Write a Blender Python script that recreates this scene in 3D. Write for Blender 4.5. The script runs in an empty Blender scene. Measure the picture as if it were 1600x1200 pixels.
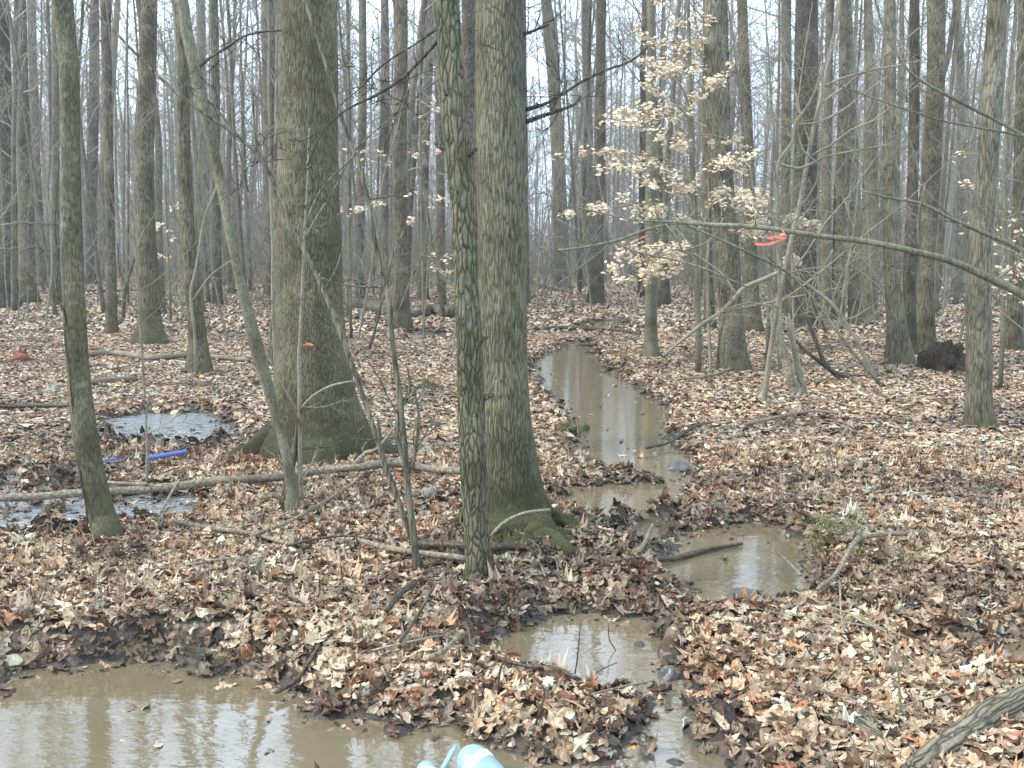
import bpy, math, random
import numpy as np
S = bpy.context.scene
C = S.collection
R = math.radians
rng = np.random.default_rng(7)
random.seed(7)

# ------------------------------------------------------------------ camera
FPX = 1570.0; CAMH = 1.6; HOR = 395.0
th = math.atan((600 - HOR) / FPX)
cd = bpy.data.cameras.new('camera'); cam = bpy.data.objects.new('camera', cd); C.objects.link(cam)
cam.location = (0, 0, CAMH); cam.rotation_euler = (R(90) - th, 0, 0)
cd.sensor_width = 36; cd.lens = 36 * FPX / 1600; cd.clip_end = 2000; cd.clip_start = 0.05
S.camera = cam
# ------------------------------------------------------------------ sky, sun
SUN_EL, SUN_AZ = R(40), R(-105)      # azimuth measured from +Y towards +X
w = bpy.data.worlds.new('World'); S.world = w; w.use_nodes = True
nt = w.node_tree
sky = nt.nodes.new('ShaderNodeTexSky'); sky.sky_type = 'NISHITA'; sky.sun_disc = False
sky.sun_elevation = SUN_EL; sky.sun_rotation = SUN_AZ; sky.dust_density = 3.0; sky.air_density = 1.0; sky.ozone_density = 1.5
bg = nt.nodes['Background']; bg.inputs['Strength'].default_value = 0.15
wtc = nt.nodes.new('ShaderNodeTexCoord'); wno = nt.nodes.new('ShaderNodeTexNoise'); wno.inputs['Scale'].default_value = 3.0; wno.inputs['Detail'].default_value = 4.0
nt.links.new(wtc.outputs['Generated'], wno.inputs[0])
wcl = nt.nodes.new('ShaderNodeMix'); wcl.data_type = 'RGBA'; wcl.inputs[6].default_value = (6.1, 7.9, 10.3, 1); wcl.inputs[7].default_value = (10.4, 12.5, 15.2, 1)   # thin and thick overcast
nt.links.new(wno.outputs[0], wcl.inputs[0])
wmx = nt.nodes.new('ShaderNodeMix'); wmx.data_type = 'RGBA'; wmx.inputs[0].default_value = .85
nt.links.new(sky.outputs[0], wmx.inputs[6]); nt.links.new(wcl.outputs[2], wmx.inputs[7]); nt.links.new(wmx.outputs[2], bg.inputs[0])
sl = bpy.data.lights.new('sun', 'SUN'); sl.energy = 2.8; sl.angle = R(9); sl.color = (1, .94, .84)
so = bpy.data.objects.new('sun', sl); C.objects.link(so)
so.rotation_euler = (R(90) - SUN_EL, 0, math.pi - SUN_AZ)
S.view_settings.view_transform = 'Standard'; S.view_settings.look = 'None'
S.view_settings.gamma = 1; S.view_settings.exposure = 0.76
S.cycles.volume_bounces = 0

# ------------------------------------------------------------------ projection helpers
cth, sth = math.cos(th), math.sin(th)
def ray(px, py):
    a = (px - 800) / FPX; b = -(py - 600) / FPX
    return np.array([a, cth + b * sth, -sth + b * cth])
def gp(px, py, z=0.0):
    r = ray(px, py); t = (z - CAMH) / r[2]; return np.array([0, 0, CAMH]) + r * t
def dp(px, py, Y):
    r = ray(px, py); t = Y / r[1]; return np.array([0, 0, CAMH]) + r * t
def mpp(Y): return Y / FPX

# ------------------------------------------------------------------ noise
def _h(i, j, s):
    n = (i * 374761393 + j * 668265263 + s * 1442695041).astype(np.int64) & 0xffffffff
    n = ((n ^ (n >> 13)) * 1274126177) & 0xffffffff
    n = (n ^ (n >> 16)) & 0xffff
    return n / 65535.0
def vn(x, y, s=0):
    x = np.asarray(x, float); y = np.asarray(y, float)
    i = np.floor(x).astype(np.int64); j = np.floor(y).astype(np.int64)
    u = x - i; v = y - j; u = u * u * (3 - 2 * u); v = v * v * (3 - 2 * v)
    return ((_h(i, j, s) * (1 - u) + _h(i + 1, j, s) * u) * (1 - v) + (_h(i, j + 1, s) * (1 - u) + _h(i + 1, j + 1, s) * u) * v) * 2 - 1
def fbm(x, y, s=0, o=3):
    t = 0; a = 1
    for k in range(o): t = t + a * vn(np.asarray(x) * 2 ** k, np.asarray(y) * 2 ** k, s + k); a *= .5
    return t / 1.6

# ------------------------------------------------------------------ water outlines (traced on the ground plane)
ZW = -0.06
POOLS = [
 [(-260,1120),(0,1092),(28,1052),(120,1047),(200,1034),(300,1046),(400,1068),(468,1092),(488,1118),(540,1134),(620,1142),(700,1142),(760,1168),(830,1192),(900,1215),(960,1200),(985,1172),(1022,1140),(1032,1100),(1030,1068),(1060,1068),(1100,1110),(1135,1150),(1160,1200),(1200,1320),(900,1900),(-800,1900)],
 [(755,1012),(815,985),(850,966),(900,960),(1000,966),(1042,985),(1050,1010),(1040,1040),(1056,1068),(1000,1086),(930,1082),(870,1064),(800,1046),(762,1032)],
 [(1012,888),(1050,862),(1090,832),(1180,818),(1246,824),(1262,860),(1274,900),(1252,938),(1196,948),(1104,958),(1086,936),(1062,914),(1020,902)],
 [(866,768),(950,757),(1040,755),(1066,742),(1086,760),(1066,790),(1052,806),(1010,803),(960,812),(905,804),(874,792)],
 [(965,808),(1040,800),(1052,836),(1010,850),(960,838)],
 [(836,562),(870,546),(930,553),(950,580),(1000,606),(1036,636),(1046,680),(1060,700),(1086,720),(1072,748),(1034,760),(1008,742),(944,738),(908,706),(904,664),(882,640),(860,612),(832,588)],
 [(880,536),(925,534),(930,550),(884,552)],
 [(905,884),(950,882),(956,902),(905,904)],
 [(920,502),(985,500),(992,514),(926,517)],
 [(-200,764),(0,762),(60,760),(200,768),(310,776),(300,812),(150,826),(60,842),(0,846),(-200,856)],
 [(-100,728),(40,732),(125,738),(90,757),(-100,757)],
 [(170,655),(230,648),(320,645),(360,668),(335,700),(200,700),(150,676)],
 [(655,792),(700,778),(716,790),(690,802)],
 [(540,498),(600,500),(598,506),(540,505)],
 [(640,524),(705,522),(706,531),(640,533)],
 [(1430,998),(1520,1002),(1610,1004),(1640,1030),(1590,1050),(1540,1032),(1470,1022)],
]
PW = [np.array([gp(x, y, ZW)[:2] for x, y in p]) for p in POOLS]
def sdist(x, y):
    """signed distance to the union of pools, negative inside"""
    x = np.asarray(x, float); y = np.asarray(y, float)
    out = np.full(x.shape, 5.0)
    for P in PW:
        lo = P.min(0) - 1.2; hi = P.max(0) + 1.2
        m = (x > lo[0]) & (x < hi[0]) & (y > lo[1]) & (y < hi[1])
        if not m.any(): continue
        px, py = x[m], y[m]; d = np.full(px.shape, 1e9); ins = np.zeros(px.shape, bool)
        for k in range(len(P)):
            a = P[k]; b = P[(k + 1) % len(P)]; e = b - a
            t = np.clip(((px - a[0]) * e[0] + (py - a[1]) * e[1]) / (e @ e), 0, 1)
            d = np.minimum(d, np.hypot(px - a[0] - t * e[0], py - a[1] - t * e[1]))
            c = ((a[1] > py) != (b[1] > py)) & (px < (b[0] - a[0]) * (py - a[1]) / ((b[1] - a[1]) or 1e-9) + a[0])
            ins ^= c
        d = np.where(ins, -d, d)
        out[m] = np.minimum(out[m], d)
    return out
def sstep(a, b, t):
    t = np.clip((t - a) / (b - a), 0, 1); return t * t * (3 - 2 * t)
def surf(x, y, ret_s=False):
    x = np.asarray(x, float); y = np.asarray(y, float)
    s = sdist(x, y) - .035 + (0.05 * fbm(x * 5, y * 5, 3) + .022 * vn(x * 19, y * 19, 4)) * np.clip(y / 6, .7, 2)
    swamp = sstep(-2.0, -2.6, x) * sstep(5.2, 5.7, y) * sstep(9.5, 8.5, y)
    base = 0.0 + 0.028 * fbm(x * .7, y * .7, 11) + 0.016 * fbm(x * 4.5, y * 4.5, 21) + 0.008 * vn(x * 17, y * 17, 31)
    base = base + .07 * np.exp(-((y - 4.25 - .1 * x) / .4) ** 2) * sstep(.35, -.2, x) + .07 * np.exp(-((x - .75) / .38) ** 2 - ((y - 4.75) / .17) ** 2) + .05 * np.exp(-((x - .55) / .4) ** 2 - ((y - 7.45) / .2) ** 2)
    far = sstep(12, 60, y); base = base + far * (0.25 * fbm(x * .09, y * .09, 41) + .05)
    base = base - .018 * sstep(5.5, 7, y)
    low = np.exp(-(((x + 2.9) / 1.3) ** 2 + ((y - 6.5) / .9) ** 2) ** 2); base = base * (1 - low) + low * (ZW + .018 + .02 * vn(x * 5, y * 5, 72))
    low2 = np.exp(-(((x + 3.1) / 1.05) ** 2 + ((y - 8.7) / 1.1) ** 2) ** 2); base = base * (1 - low2) + low2 * (ZW + .02); low = np.maximum(low, low2)
    base = np.maximum(base, ZW + 0.012 + .02 * (1 - low))
    wd = 0.16 + 0.08 * vn(x * 3, y * 3, 51)
    out = ZW + (base - ZW) * sstep(0, wd, s) + 0.018 * np.exp(-((s - .2) / .13) ** 2) * (1 + .8 * vn(x * 6, y * 6, 61)) * (1 - swamp)
    inn = ZW - 0.09 * sstep(0, .22, -s) + 0.03 * swamp * np.maximum(0, vn(x * 7, y * 9, 71) + .25 + .5 * vn(x * 20, y * 24, 73)) * 3.2
    narrow = sstep(.35, .6, x) * sstep(4.35, 4.1, y) + sstep(5.55, 5.8, y) * sstep(6.9, 6.6, y) * sstep(.3, .6, x) * sstep(2., 1.7, x)
    inn = inn + (.16 * narrow + .05) * np.maximum(0, vn(x * 7.5, y * 9, 81) - .22)
    z = np.where(s > 0, out, inn)
    return (z, s) if ret_s else z
def H(x, y): return float(surf(np.array([x]), np.array([y]))[0])

# ------------------------------------------------------------------ mesh helpers
class MB:
    def __init__(s): s.v = []; s.q = []; s.t = []; s.n = 0; s.c = []
    def add(s, v, q=None, t=None, col=None):
        v = np.asarray(v, float).reshape(-1, 3)
        if q is not None and len(q): s.q.append(np.asarray(q) + s.n)
        if t is not None and len(t): s.t.append(np.asarray(t) + s.n)
        s.v.append(v); s.n += len(v)
        if col is not None: s.c.append(np.broadcast_to(np.asarray(col, float), (len(v), 3)))
    def mesh(s, name, mat, smooth=True):
        v = np.concatenate(s.v); q = np.concatenate(s.q) if s.q else np.zeros((0, 4), int); t = np.concatenate(s.t) if s.t else np.zeros((0, 3), int)
        me = bpy.data.meshes.new(name)
        me.vertices.add(len(v)); me.vertices.foreach_set('co', v.astype(np.float32).ravel())
        li = np.concatenate([q.ravel(), t.ravel()]).astype(np.int32)
        me.loops.add(len(li)); me.loops.foreach_set('vertex_index', li)
        ls = np.concatenate([np.arange(len(q)) * 4, len(q) * 4 + np.arange(len(t)) * 3]).astype(np.int32)
        me.polygons.add(len(ls)); me.polygons.foreach_set('loop_start', ls)
        me.polygons.foreach_set('use_smooth', np.full(len(ls), smooth))
        me.update(calc_edges=True)
        if s.c:
            c = np.concatenate(s.c); c = np.hstack([c, np.ones((len(c), 1))])
            a = me.color_attributes.new('tint', 'FLOAT_COLOR', 'POINT'); a.data.foreach_set('color', c.astype(np.float32).ravel())
        me.materials.append(mat)
        return me
    def obj(s, name, mat, parent=None, smooth=True, loc=None):
        if loc is not None: s.v = [a - np.asarray(loc) for a in s.v]
        o = bpy.data.objects.new(name, s.mesh(name, mat, smooth)); C.objects.link(o)
        if parent is not None: o.parent = parent
        elif loc is not None: o.location = loc
        return o
def tag(o, label=None, cat=None, group=None, kind=None):
    if label: o['label'] = label
    if cat: o['category'] = cat
    if group: o['group'] = group
    if kind: o['kind'] = kind
    return o
def empty(name, loc, label=None, cat=None, group=None):
    o = bpy.data.objects.new(name, None); C.objects.link(o); o.location = loc; o.empty_display_size = .1
    return tag(o, label, cat, group)
def linkcopy(src, parent=None, loc=None, scale=None, rz=None, name=None):
    c = src.copy(); C.objects.link(c)
    if parent is not None: c.parent = parent
    if loc is not None: c.location = loc
    if scale is not None: c.scale = (scale,) * 3 if np.isscalar(scale) else scale
    if rz is not None: c.rotation_euler = (0, 0, rz)
    return c

def tube(mb, P, rad, n=8, rfun=None, cap=True, col=None):
    P = np.asarray(P, float); rad = np.asarray(rad, float); N = len(P)
    T = np.gradient(P, axis=0); T /= np.linalg.norm(T, axis=1)[:, None] + 1e-12
    m = np.abs(T.mean(0)); ref = np.zeros(3); ref[np.argmin(m)] = 1
    A = np.cross(T, ref); A /= np.linalg.norm(A, axis=1)[:, None] + 1e-12
    B = np.cross(T, A)
    a = np.arange(n) * 2 * math.pi / n
    rr = np.repeat(rad[:, None], n, 1)
    if rfun is not None: rr = rr * rfun(P, a)
    V = P[:, None] + rr[..., None] * (np.cos(a)[None, :, None] * A[:, None] + np.sin(a)[None, :, None] * B[:, None])
    i = np.arange(N - 1)[:, None] * n; k = np.arange(n)[None]; k2 = (k + 1) % n
    Q = np.stack([i + k, i + k2, i + n + k2, i + n + k], -1).reshape(-1, 4)
    V = V.reshape(-1, 3); Tt = None
    if cap:
        V = np.vstack([V, P[0], P[-1]]); k = np.arange(n); k2 = (k + 1) % n
        Tt = np.vstack([np.stack([np.full(n, N * n), k2, k], 1), np.stack([np.full(n, N * n + 1), (N - 1) * n + k, (N - 1) * n + k2], 1)])
    mb.add(V, Q, Tt, col)
def resample(P, ds):
    """Catmull-Rom through P (any columns; first three are xyz)"""
    P = np.asarray(P, float)
    E = np.vstack([2 * P[0] - P[1], P, 2 * P[-1] - P[-2]])
    out = []
    for i in range(1, len(E) - 2):
        L = np.linalg.norm(E[i + 1, :3] - E[i, :3]); k = max(1, int(math.ceil(L / ds)))
        t = (np.arange(k) / k)[:, None]
        p0, p1, p2, p3 = E[i - 1], E[i], E[i + 1], E[i + 2]
        # keep tangents tame for uneven spacing
        m1 = (p2 - p0) / 2; m2 = (p3 - p1) / 2
        l1 = np.linalg.norm(m1[:3]) + 1e-9; l2 = np.linalg.norm(m2[:3]) + 1e-9
        m1 = m1 * min(1, L / l1); m2 = m2 * min(1, L / l2)
        out.append((2*t**3-3*t**2+1)*p1 + (t**3-2*t**2+t)*m1 + (-2*t**3+3*t**2)*p2 + (t**3-t**2)*m2)
    out.append(E[-2][None])
    return np.vstack(out)

# ------------------------------------------------------------------ materials
def nmat(name):
    m = bpy.data.materials.new(name); m.use_nodes = True
    t = m.node_tree; b = t.nodes['Principled BSDF']
    return m, t, b
def N(t, kind, **kw):
    n = t.nodes.new('ShaderNode' + kind)
    for k, v in kw.items():
        if k.startswith('i_'): n.inputs[k[2:].replace('_', ' ')].default_value = v
        else: setattr(n, k, v)
    return n
def ramp(t, fac, stops):
    n = t.nodes.new('ShaderNodeValToRGB'); e = n.color_ramp.elements
    e[0].position, e[0].color = stops[0][0], (*stops[0][1], 1); e[1].position, e[1].color = stops[-1][0], (*stops[-1][1], 1)
    for p, c in stops[1:-1]:
        x = e.new(p); x.color = (*c, 1)
    t.links.new(fac, n.inputs[0]); return n
def mixc(t, f, a, b, mode='MIX'):
    n = t.nodes.new('ShaderNodeMix'); n.data_type = 'RGBA'; n.blend_type = mode
    for s, v in ((0, f), (6, a), (7, b)):
        if hasattr(v, 'links') or hasattr(v, 'is_linked'): t.links.new(v, n.inputs[s])
        elif s == 0: n.inputs[0].default_value = v
        else: n.inputs[s].default_value = (*v, 1)
    return n.outputs[2]
def mth(t, op, a, b=None, c=None, clamp=False):
    n = t.nodes.new('ShaderNodeMath'); n.operation = op; n.use_clamp = clamp
    for i, v in enumerate((a, b, c)):
        if v is None: continue
        if hasattr(v, 'is_linked'): t.links.new(v, n.inputs[i])
        else: n.inputs[i].default_value = v
    return n.outputs[0]
def bark(name, light, dark, moss=(.07, .085, .02), moss_amt=.4, base_moss=.3, scale=30, stretch=.12, bump=.8, dist=.012, furrow=.5):
    m, t, b = nmat(name); light = (light[0] * .97, light[1] * .92, light[2] * .76); dark = (dark[0] * .72, dark[1] * .7, dark[2] * .6)
    tc = N(t, 'TexCoord'); mp = N(t, 'Mapping'); mp.inputs['Scale'].default_value = (1, 1, stretch)
    t.links.new(tc.outputs['Object'], mp.inputs[0])
    wn = N(t, 'TexNoise', i_Scale=9.0, i_Detail=2.0); t.links.new(tc.outputs['Object'], wn.inputs[0])
    wv = t.nodes.new('ShaderNodeVectorMath'); wv.operation = 'MULTIPLY_ADD'; wv.inputs[1].default_value = (.022, .022, .012)
    t.links.new(wn.outputs['Color'], wv.inputs[0]); t.links.new(mp.outputs[0], wv.inputs[2])
    vo = N(t, 'TexVoronoi', feature='DISTANCE_TO_EDGE'); vo.inputs['Scale'].default_value = scale; t.links.new(wv.outputs[0], vo.inputs[0])
    no = N(t, 'TexNoise', i_Scale=scale * 1.6, i_Detail=8.0, i_Roughness=.72); t.links.new(wv.outputs[0], no.inputs[0])
    ed = mth(t, 'MULTIPLY', vo.outputs['Distance'], 4.2, clamp=True)
    hgt = mth(t, 'ADD', mth(t, 'MULTIPLY', ed, furrow), mth(t, 'MULTIPLY', no.outputs[0], 1.0 - furrow * .5))
    cr = ramp(t, hgt, [(.34, tuple(.6 * c for c in dark)), (.52, tuple(.5 * a + .5 * c for a, c in zip(light, dark))), (.74, tuple(1.12 * a for a in light))])
    fn = N(t, 'TexNoise', i_Scale=110.0, i_Detail=4.0, i_Roughness=.7); t.links.new(tc.outputs['Object'], fn.inputs[0])
    big = N(t, 'TexNoise', i_Scale=1.7, i_Detail=4.0, i_Roughness=.6); t.links.new(tc.outputs['Object'], big.inputs[0])
    crf = mixc(t, 1.0, cr.outputs[0], mth(t, 'MULTIPLY_ADD', fn.outputs[0], 1.5, .28), 'MULTIPLY')
    col = mixc(t, mth(t, 'MULTIPLY', big.outputs[0], .22), crf, (light[0] * .8, light[1] * .9, light[2] * 1.0))
    bn = N(t, 'TexNoise', i_Scale=4.0, i_Detail=5.0, i_Roughness=.7); t.links.new(tc.outputs['Object'], bn.inputs[0])
    sx = N(t, 'SeparateXYZ'); t.links.new(tc.outputs['Object'], sx.inputs[0])
    up = mth(t, 'MULTIPLY', mth(t, 'SUBTRACT', .55, sx.outputs[2], clamp=True), base_moss * 1.8)
    ms = mth(t, 'ADD', mth(t, 'ADD', bn.outputs[0], up), moss_amt - .95)
    ms = mth(t, 'MULTIPLY', ms, 4.0, clamp=True)
    ms = mth(t, 'MULTIPLY', ms, mth(t, 'MULTIPLY_ADD', hgt, .9, .2), clamp=True)
    mc = mixc(t, no.outputs[0], tuple(.55 * a for a in moss), tuple(1.35 * a for a in moss))
    col = mixc(t, ms, col, mc)
    # pale lichen flecks
    li = N(t, 'TexNoise', i_Scale=22.0, i_Detail=3.0); t.links.new(tc.outputs['Object'], li.inputs[0])
    l2 = N(t, 'TexNoise', i_Scale=2.6, i_Detail=3.0); t.links.new(tc.outputs['Object'], l2.inputs[0])
    lf = mth(t, 'MULTIPLY', mth(t, 'SUBTRACT', mth(t, 'MULTIPLY_ADD', l2.outputs[0], .5, mth(t, 'MULTIPLY', li.outputs[0], .6)), .60, clamp=True), 7.0, clamp=True)
    st_ = ramp(t, l2.outputs[0], [(.3, (.62, .6, .58)), (.5, (1, 1, 1)), (.72, (1.3, 1.27, 1.2))]); col = mixc(t, 1.0, col, st_.outputs[0], 'MULTIPLY')
    col = mixc(t, mth(t, 'MULTIPLY', lf, mth(t, 'MULTIPLY', mth(t, 'MULTIPLY_ADD', sx.outputs[2], 1.5, .1, clamp=True), .45)), col, (.25, .275, .22))
    t.links.new(col, b.inputs['Base Color']); b.inputs['Roughness'].default_value = .85
    b.inputs['Specular IOR Level'].default_value = .25
    bu = N(t, 'Bump'); bu.inputs['Strength'].default_value = bump; bu.inputs['Distance'].default_value = dist
    t.links.new(hgt, bu.inputs['Height']); t.links.new(bu.outputs[0], b.inputs['Normal'])
    return m
M = {}
M['oak'] = bark('bark_oak', (.150, .140, .098), (.040, .037, .026), moss=(.042,.047,.015), moss_amt=.42, base_moss=.34, scale=66, stretch=.13, furrow=.32, bump=1, dist=.018)
M['tulip'] = bark('bark_ridged', (.165, .162, .115), (.045, .043, .030), moss=(.05,.055,.018), moss_amt=.40, base_moss=.5, scale=68, stretch=.10, furrow=.38, bump=1, dist=.018)
M['rough'] = bark('bark_rough', (.165, .160, .115), (.022, .020, .015), moss=(.065,.072,.02), moss_amt=.46, base_moss=.1, scale=50, stretch=.2, furrow=.5, bump=1, dist=.025)
M['green'] = bark('bark_green', (.13, .125, .088), (.045, .045, .03), moss=(.062, .066, .026), moss_amt=.44, base_moss=.2, scale=60, stretch=.25, furrow=.2, bump=.5, dist=.005)
M['smooth'] = bark('bark_smooth', (.19, .19, .145), (.09, .09, .07), moss=(.075,.085,.03), moss_amt=.38, base_moss=.2, scale=50, stretch=.4, furrow=.1, bump=.35, dist=.004)
M['brown'] = bark('bark_brown', (.125, .110, .083), (.034, .030, .023), moss=(.055,.06,.022), moss_amt=.42, base_moss=.2, scale=34, stretch=.1, furrow=.5)
M['dark'] = bark('bark_dark', (.075, .066, .052), (.025, .022, .018), moss=(.045,.05,.018), moss_amt=.42, base_moss=.1, scale=30, stretch=.1, furrow=.5)
M['grey'] = bark('bark_grey', (.165, .152, .122), (.055, .05, .040), moss=(.06,.066,.026), moss_amt=.38, base_moss=.2, scale=38, stretch=.1, furrow=.4)
M['log'] = bark('dead_wood', (.27, .24, .20), (.10, .085, .07), moss_amt=.2, base_moss=0, scale=30, stretch=1, furrow=.2, bump=.5, dist=.005)
M['corner'] = bark('furrowed_log_bark', (.26, .235, .19), (.05, .047, .036), moss=(.06,.066,.026), moss_amt=.25, base_moss=0, scale=50, stretch=.08, furrow=.5, bump=1, dist=.02)
M['stump'] = bark('rotten_stump_wood', (.06, .05, .035), (.012, .010, .008), moss_amt=.38, base_moss=0, scale=30, stretch=.3, furrow=.5, bump=1, dist=.03)
M['wetlog'] = bark('wet_wood', (.085, .07, .055), (.025, .02, .016), moss_amt=.3, base_moss=0, scale=30, stretch=1, furrow=.3, bump=.5, dist=.005)
M['wetlog'].node_tree.nodes['Principled BSDF'].inputs['Roughness'].default_value = .45
M['twig'] = bark('twig_bark', (.30, .285, .24), (.14, .13, .105), moss_amt=.2, base_moss=0, scale=60, stretch=.6, furrow=.1, bump=.2, dist=.002)
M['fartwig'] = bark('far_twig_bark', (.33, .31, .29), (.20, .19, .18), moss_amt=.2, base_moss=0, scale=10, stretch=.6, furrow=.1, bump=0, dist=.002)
M['moss'] = bark('moss', (.085, .085, .04), (.03, .03, .014), moss=(.050, .056, .018), moss_amt=.52, base_moss=.3, scale=60, stretch=1, furrow=.1, bump=1, dist=.012)

def leaf_mat(name, trans=.15, rough=.5):
    m, t, b = nmat(name)
    at = N(t, 'Attribute', attribute_name='tint')
    tc = N(t, 'TexCoord'); no = N(t, 'TexNoise', i_Scale=55.0, i_Detail=3.0); t.links.new(tc.outputs['Object'], no.inputs[0])
    v = mth(t, 'MULTIPLY_ADD', no.outputs[0], 1.1, .45)
    col = mixc(t, 1.0, at.outputs['Color'], v, 'MULTIPLY')
    t.links.new(col, b.inputs['Base Color']); b.inputs['Roughness'].default_value = rough
    b.inputs['Specular IOR Level'].default_value = .35
    return m
M['leaf'] = leaf_mat('dead_leaf'); M['beech'] = leaf_mat('beech_leaf')

def ground_mat():
    m, t, b = nmat('forest_floor')
    tc = N(t, 'TexCoord'); ob = tc.outputs['Object']
    n0 = N(t, 'TexNoise', i_Scale=7.0, i_Detail=3.0); t.links.new(ob, n0.inputs[0])
    wv = t.nodes.new('ShaderNodeVectorMath'); wv.operation = 'MULTIPLY_ADD'; wv.inputs[1].default_value = (.08, .08, .08)
    t.links.new(n0.outputs['Color'], wv.inputs[0]); t.links.new(ob, wv.inputs[2])
    vo = N(t, 'TexVoronoi'); vo.inputs['Scale'].default_value = 15.0; t.links.new(wv.outputs[0], vo.inputs[0])
    sp = N(t, 'SeparateColor'); t.links.new(vo.outputs['Color'], sp.inputs[0])
    lc = ramp(t, sp.outputs[0], [(0, (.025, .018, .012)), (.35, (.08, .05, .03)), (.7, (.15, .10, .065)), (1, (.28, .21, .15))])
    fine = N(t, 'TexNoise', i_Scale=60.0, i_Detail=5.0); t.links.new(ob, fine.inputs[0])
    lc2 = mixc(t, 1.0, lc.outputs[0], mth(t, 'MULTIPLY_ADD', fine.outputs[0], 1.2, .3), 'MULTIPLY')
    soil = mixc(t, fine.outputs[0], (.010, .009, .008), (.042, .034, .027))
    cd_ = N(t, 'CameraData')
    big = N(t, 'TexNoise', i_Scale=2.2, i_Detail=4.0); t.links.new(ob, big.inputs[0])
    f = mth(t, 'MULTIPLY', mth(t, 'SUBTRACT', big.outputs[0], .40, clamp=True), 4.0, clamp=True)
    # leaf mat belongs to the dry floor; the low wet margin is dark mud
    sx = N(t, 'SeparateXYZ'); t.links.new(ob, sx.inputs[0])
    dry = mth(t, 'MULTIPLY', mth(t, 'ADD', sx.outputs[2], .075), 20.0, clamp=True)
    col = mixc(t, mth(t, 'MULTIPLY', mth(t, 'MAXIMUM', f, .45), dry), soil, lc2)
    t.links.new(col, b.inputs['Base Color'])
    t.links.new(mth(t, 'MULTIPLY_ADD', dry, .5, .35), b.inputs['Roughness'])
    bu = N(t, 'Bump'); bu.inputs['Strength'].default_value = .7; bu.inputs['Distance'].default_value = .02
    t.links.new(mth(t, 'ADD', fine.outputs[0], mth(t, 'MULTIPLY', sp.outputs[1], .6)), bu.inputs['Height']); t.links.new(bu.outputs[0], b.inputs['Normal'])
    t.nodes.remove(cd_)
    return m
M['ground'] = ground_mat()
def water_mat():
    m, t, b = nmat('muddy_water')
    tc = N(t, 'TexCoord'); ob = tc.outputs['Object']
    mp = N(t, 'Mapping'); mp.inputs['Scale'].default_value = (.8, 1.9, 1); t.links.new(ob, mp.inputs[0])
    n1 = N(t, 'TexNoise', i_Scale=5.0, i_Detail=2.0, i_Distortion=.6); t.links.new(mp.outputs[0], n1.inputs[0])
    n2 = N(t, 'TexNoise', i_Scale=26.0, i_Detail=2.0, i_Distortion=1.0); t.links.new(mp.outputs[0], n2.inputs[0])
    h = mth(t, 'ADD', n1.outputs[0], mth(t, 'MULTIPLY', n2.outputs[0], .2))
    bu = N(t, 'Bump'); bu.inputs['Strength'].default_value = .085; bu.inputs['Distance'].default_value = .02
    sx = N(t, 'SeparateXYZ'); t.links.new(ob, sx.inputs[0])
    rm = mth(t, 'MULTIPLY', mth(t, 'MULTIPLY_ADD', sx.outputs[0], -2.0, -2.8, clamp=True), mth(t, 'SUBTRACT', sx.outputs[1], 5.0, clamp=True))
    rc = mth(t, 'MULTIPLY', mth(t, 'MULTIPLY', mth(t, 'SUBTRACT', sx.outputs[0], .45, clamp=True), 4.0, clamp=True), mth(t, 'MULTIPLY', mth(t, 'SUBTRACT', 4.3, sx.outputs[1], clamp=True), 4.0, clamp=True))
    t.links.new(mth(t, 'ADD', mth(t, 'MULTIPLY_ADD', rm, .85, .085), mth(t, 'MULTIPLY', rc, .25)), bu.inputs['Strength'])
    t.links.new(h, bu.inputs['Height']); t.links.new(bu.outputs[0], b.inputs['Normal'])
    n3 = N(t, 'TexNoise', i_Scale=1.3, i_Detail=4.0); t.links.new(ob, n3.inputs[0])
    c = mixc(t, n3.outputs[0], (.12, .096, .056), (.185, .148, .088))
    c = mixc(t, rm, c, (.20, .225, .235))  # left shallows: silvery sky reflection put into the base colour
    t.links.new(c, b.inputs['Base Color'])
    t.links.new(mth(t, 'MULTIPLY_ADD', rm, .15, .03), b.inputs['Roughness']); b.inputs['IOR'].default_value = 1.9; b.inputs['Specular IOR Level'].default_value = 1.0
    return m
M['water'] = water_mat()
def plain(name, col, rough=.6, noise=.25, sc=20, bump=0):
    m, t, b = nmat(name)
    tc = N(t, 'TexCoord'); no = N(t, 'TexNoise', i_Scale=float(sc), i_Detail=5.0); t.links.new(tc.outputs['Object'], no.inputs[0])
    c = mixc(t, no.outputs[0], tuple(a * (1 - noise) for a in col), tuple(min(1, a * (1 + noise)) for a in col))
    t.links.new(c, b.inputs['Base Color']); b.inputs['Roughness'].default_value = rough
    if bump:
        bu = N(t, 'Bump'); bu.inputs['Strength'].default_value = bump; bu.inputs['Distance'].default_value = .01
        t.links.new(no.outputs[0], bu.inputs['Height']); t.links.new(bu.outputs[0], b.inputs['Normal'])
    return m
M['rock'] = plain('wet_rock', (.085, .085, .078), .4, .6, 18, .8)
M['palerock'] = plain('pale_rock', (.22, .23, .20), .6, .5, 18, .8)
M['redwood'] = plain('rotten_red_wood', (.20, .065, .03), .8, .7, 25, 1)
M['blue'] = plain('blue_plastic', (.07, .15, .42), .4, .1)
M['ribbon'] = plain('orange_ribbon', (.85, .12, .06), .5, .1)
M['teal'] = plain('pale_teal_plastic', (.22, .335, .33), .5, .35, 9)
M['white'] = plain('white_band', (.8, .82, .82), .4, .03)
M['darkplastic'] = plain('dark_plastic', (.05, .06, .10), .4, .1)

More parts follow.
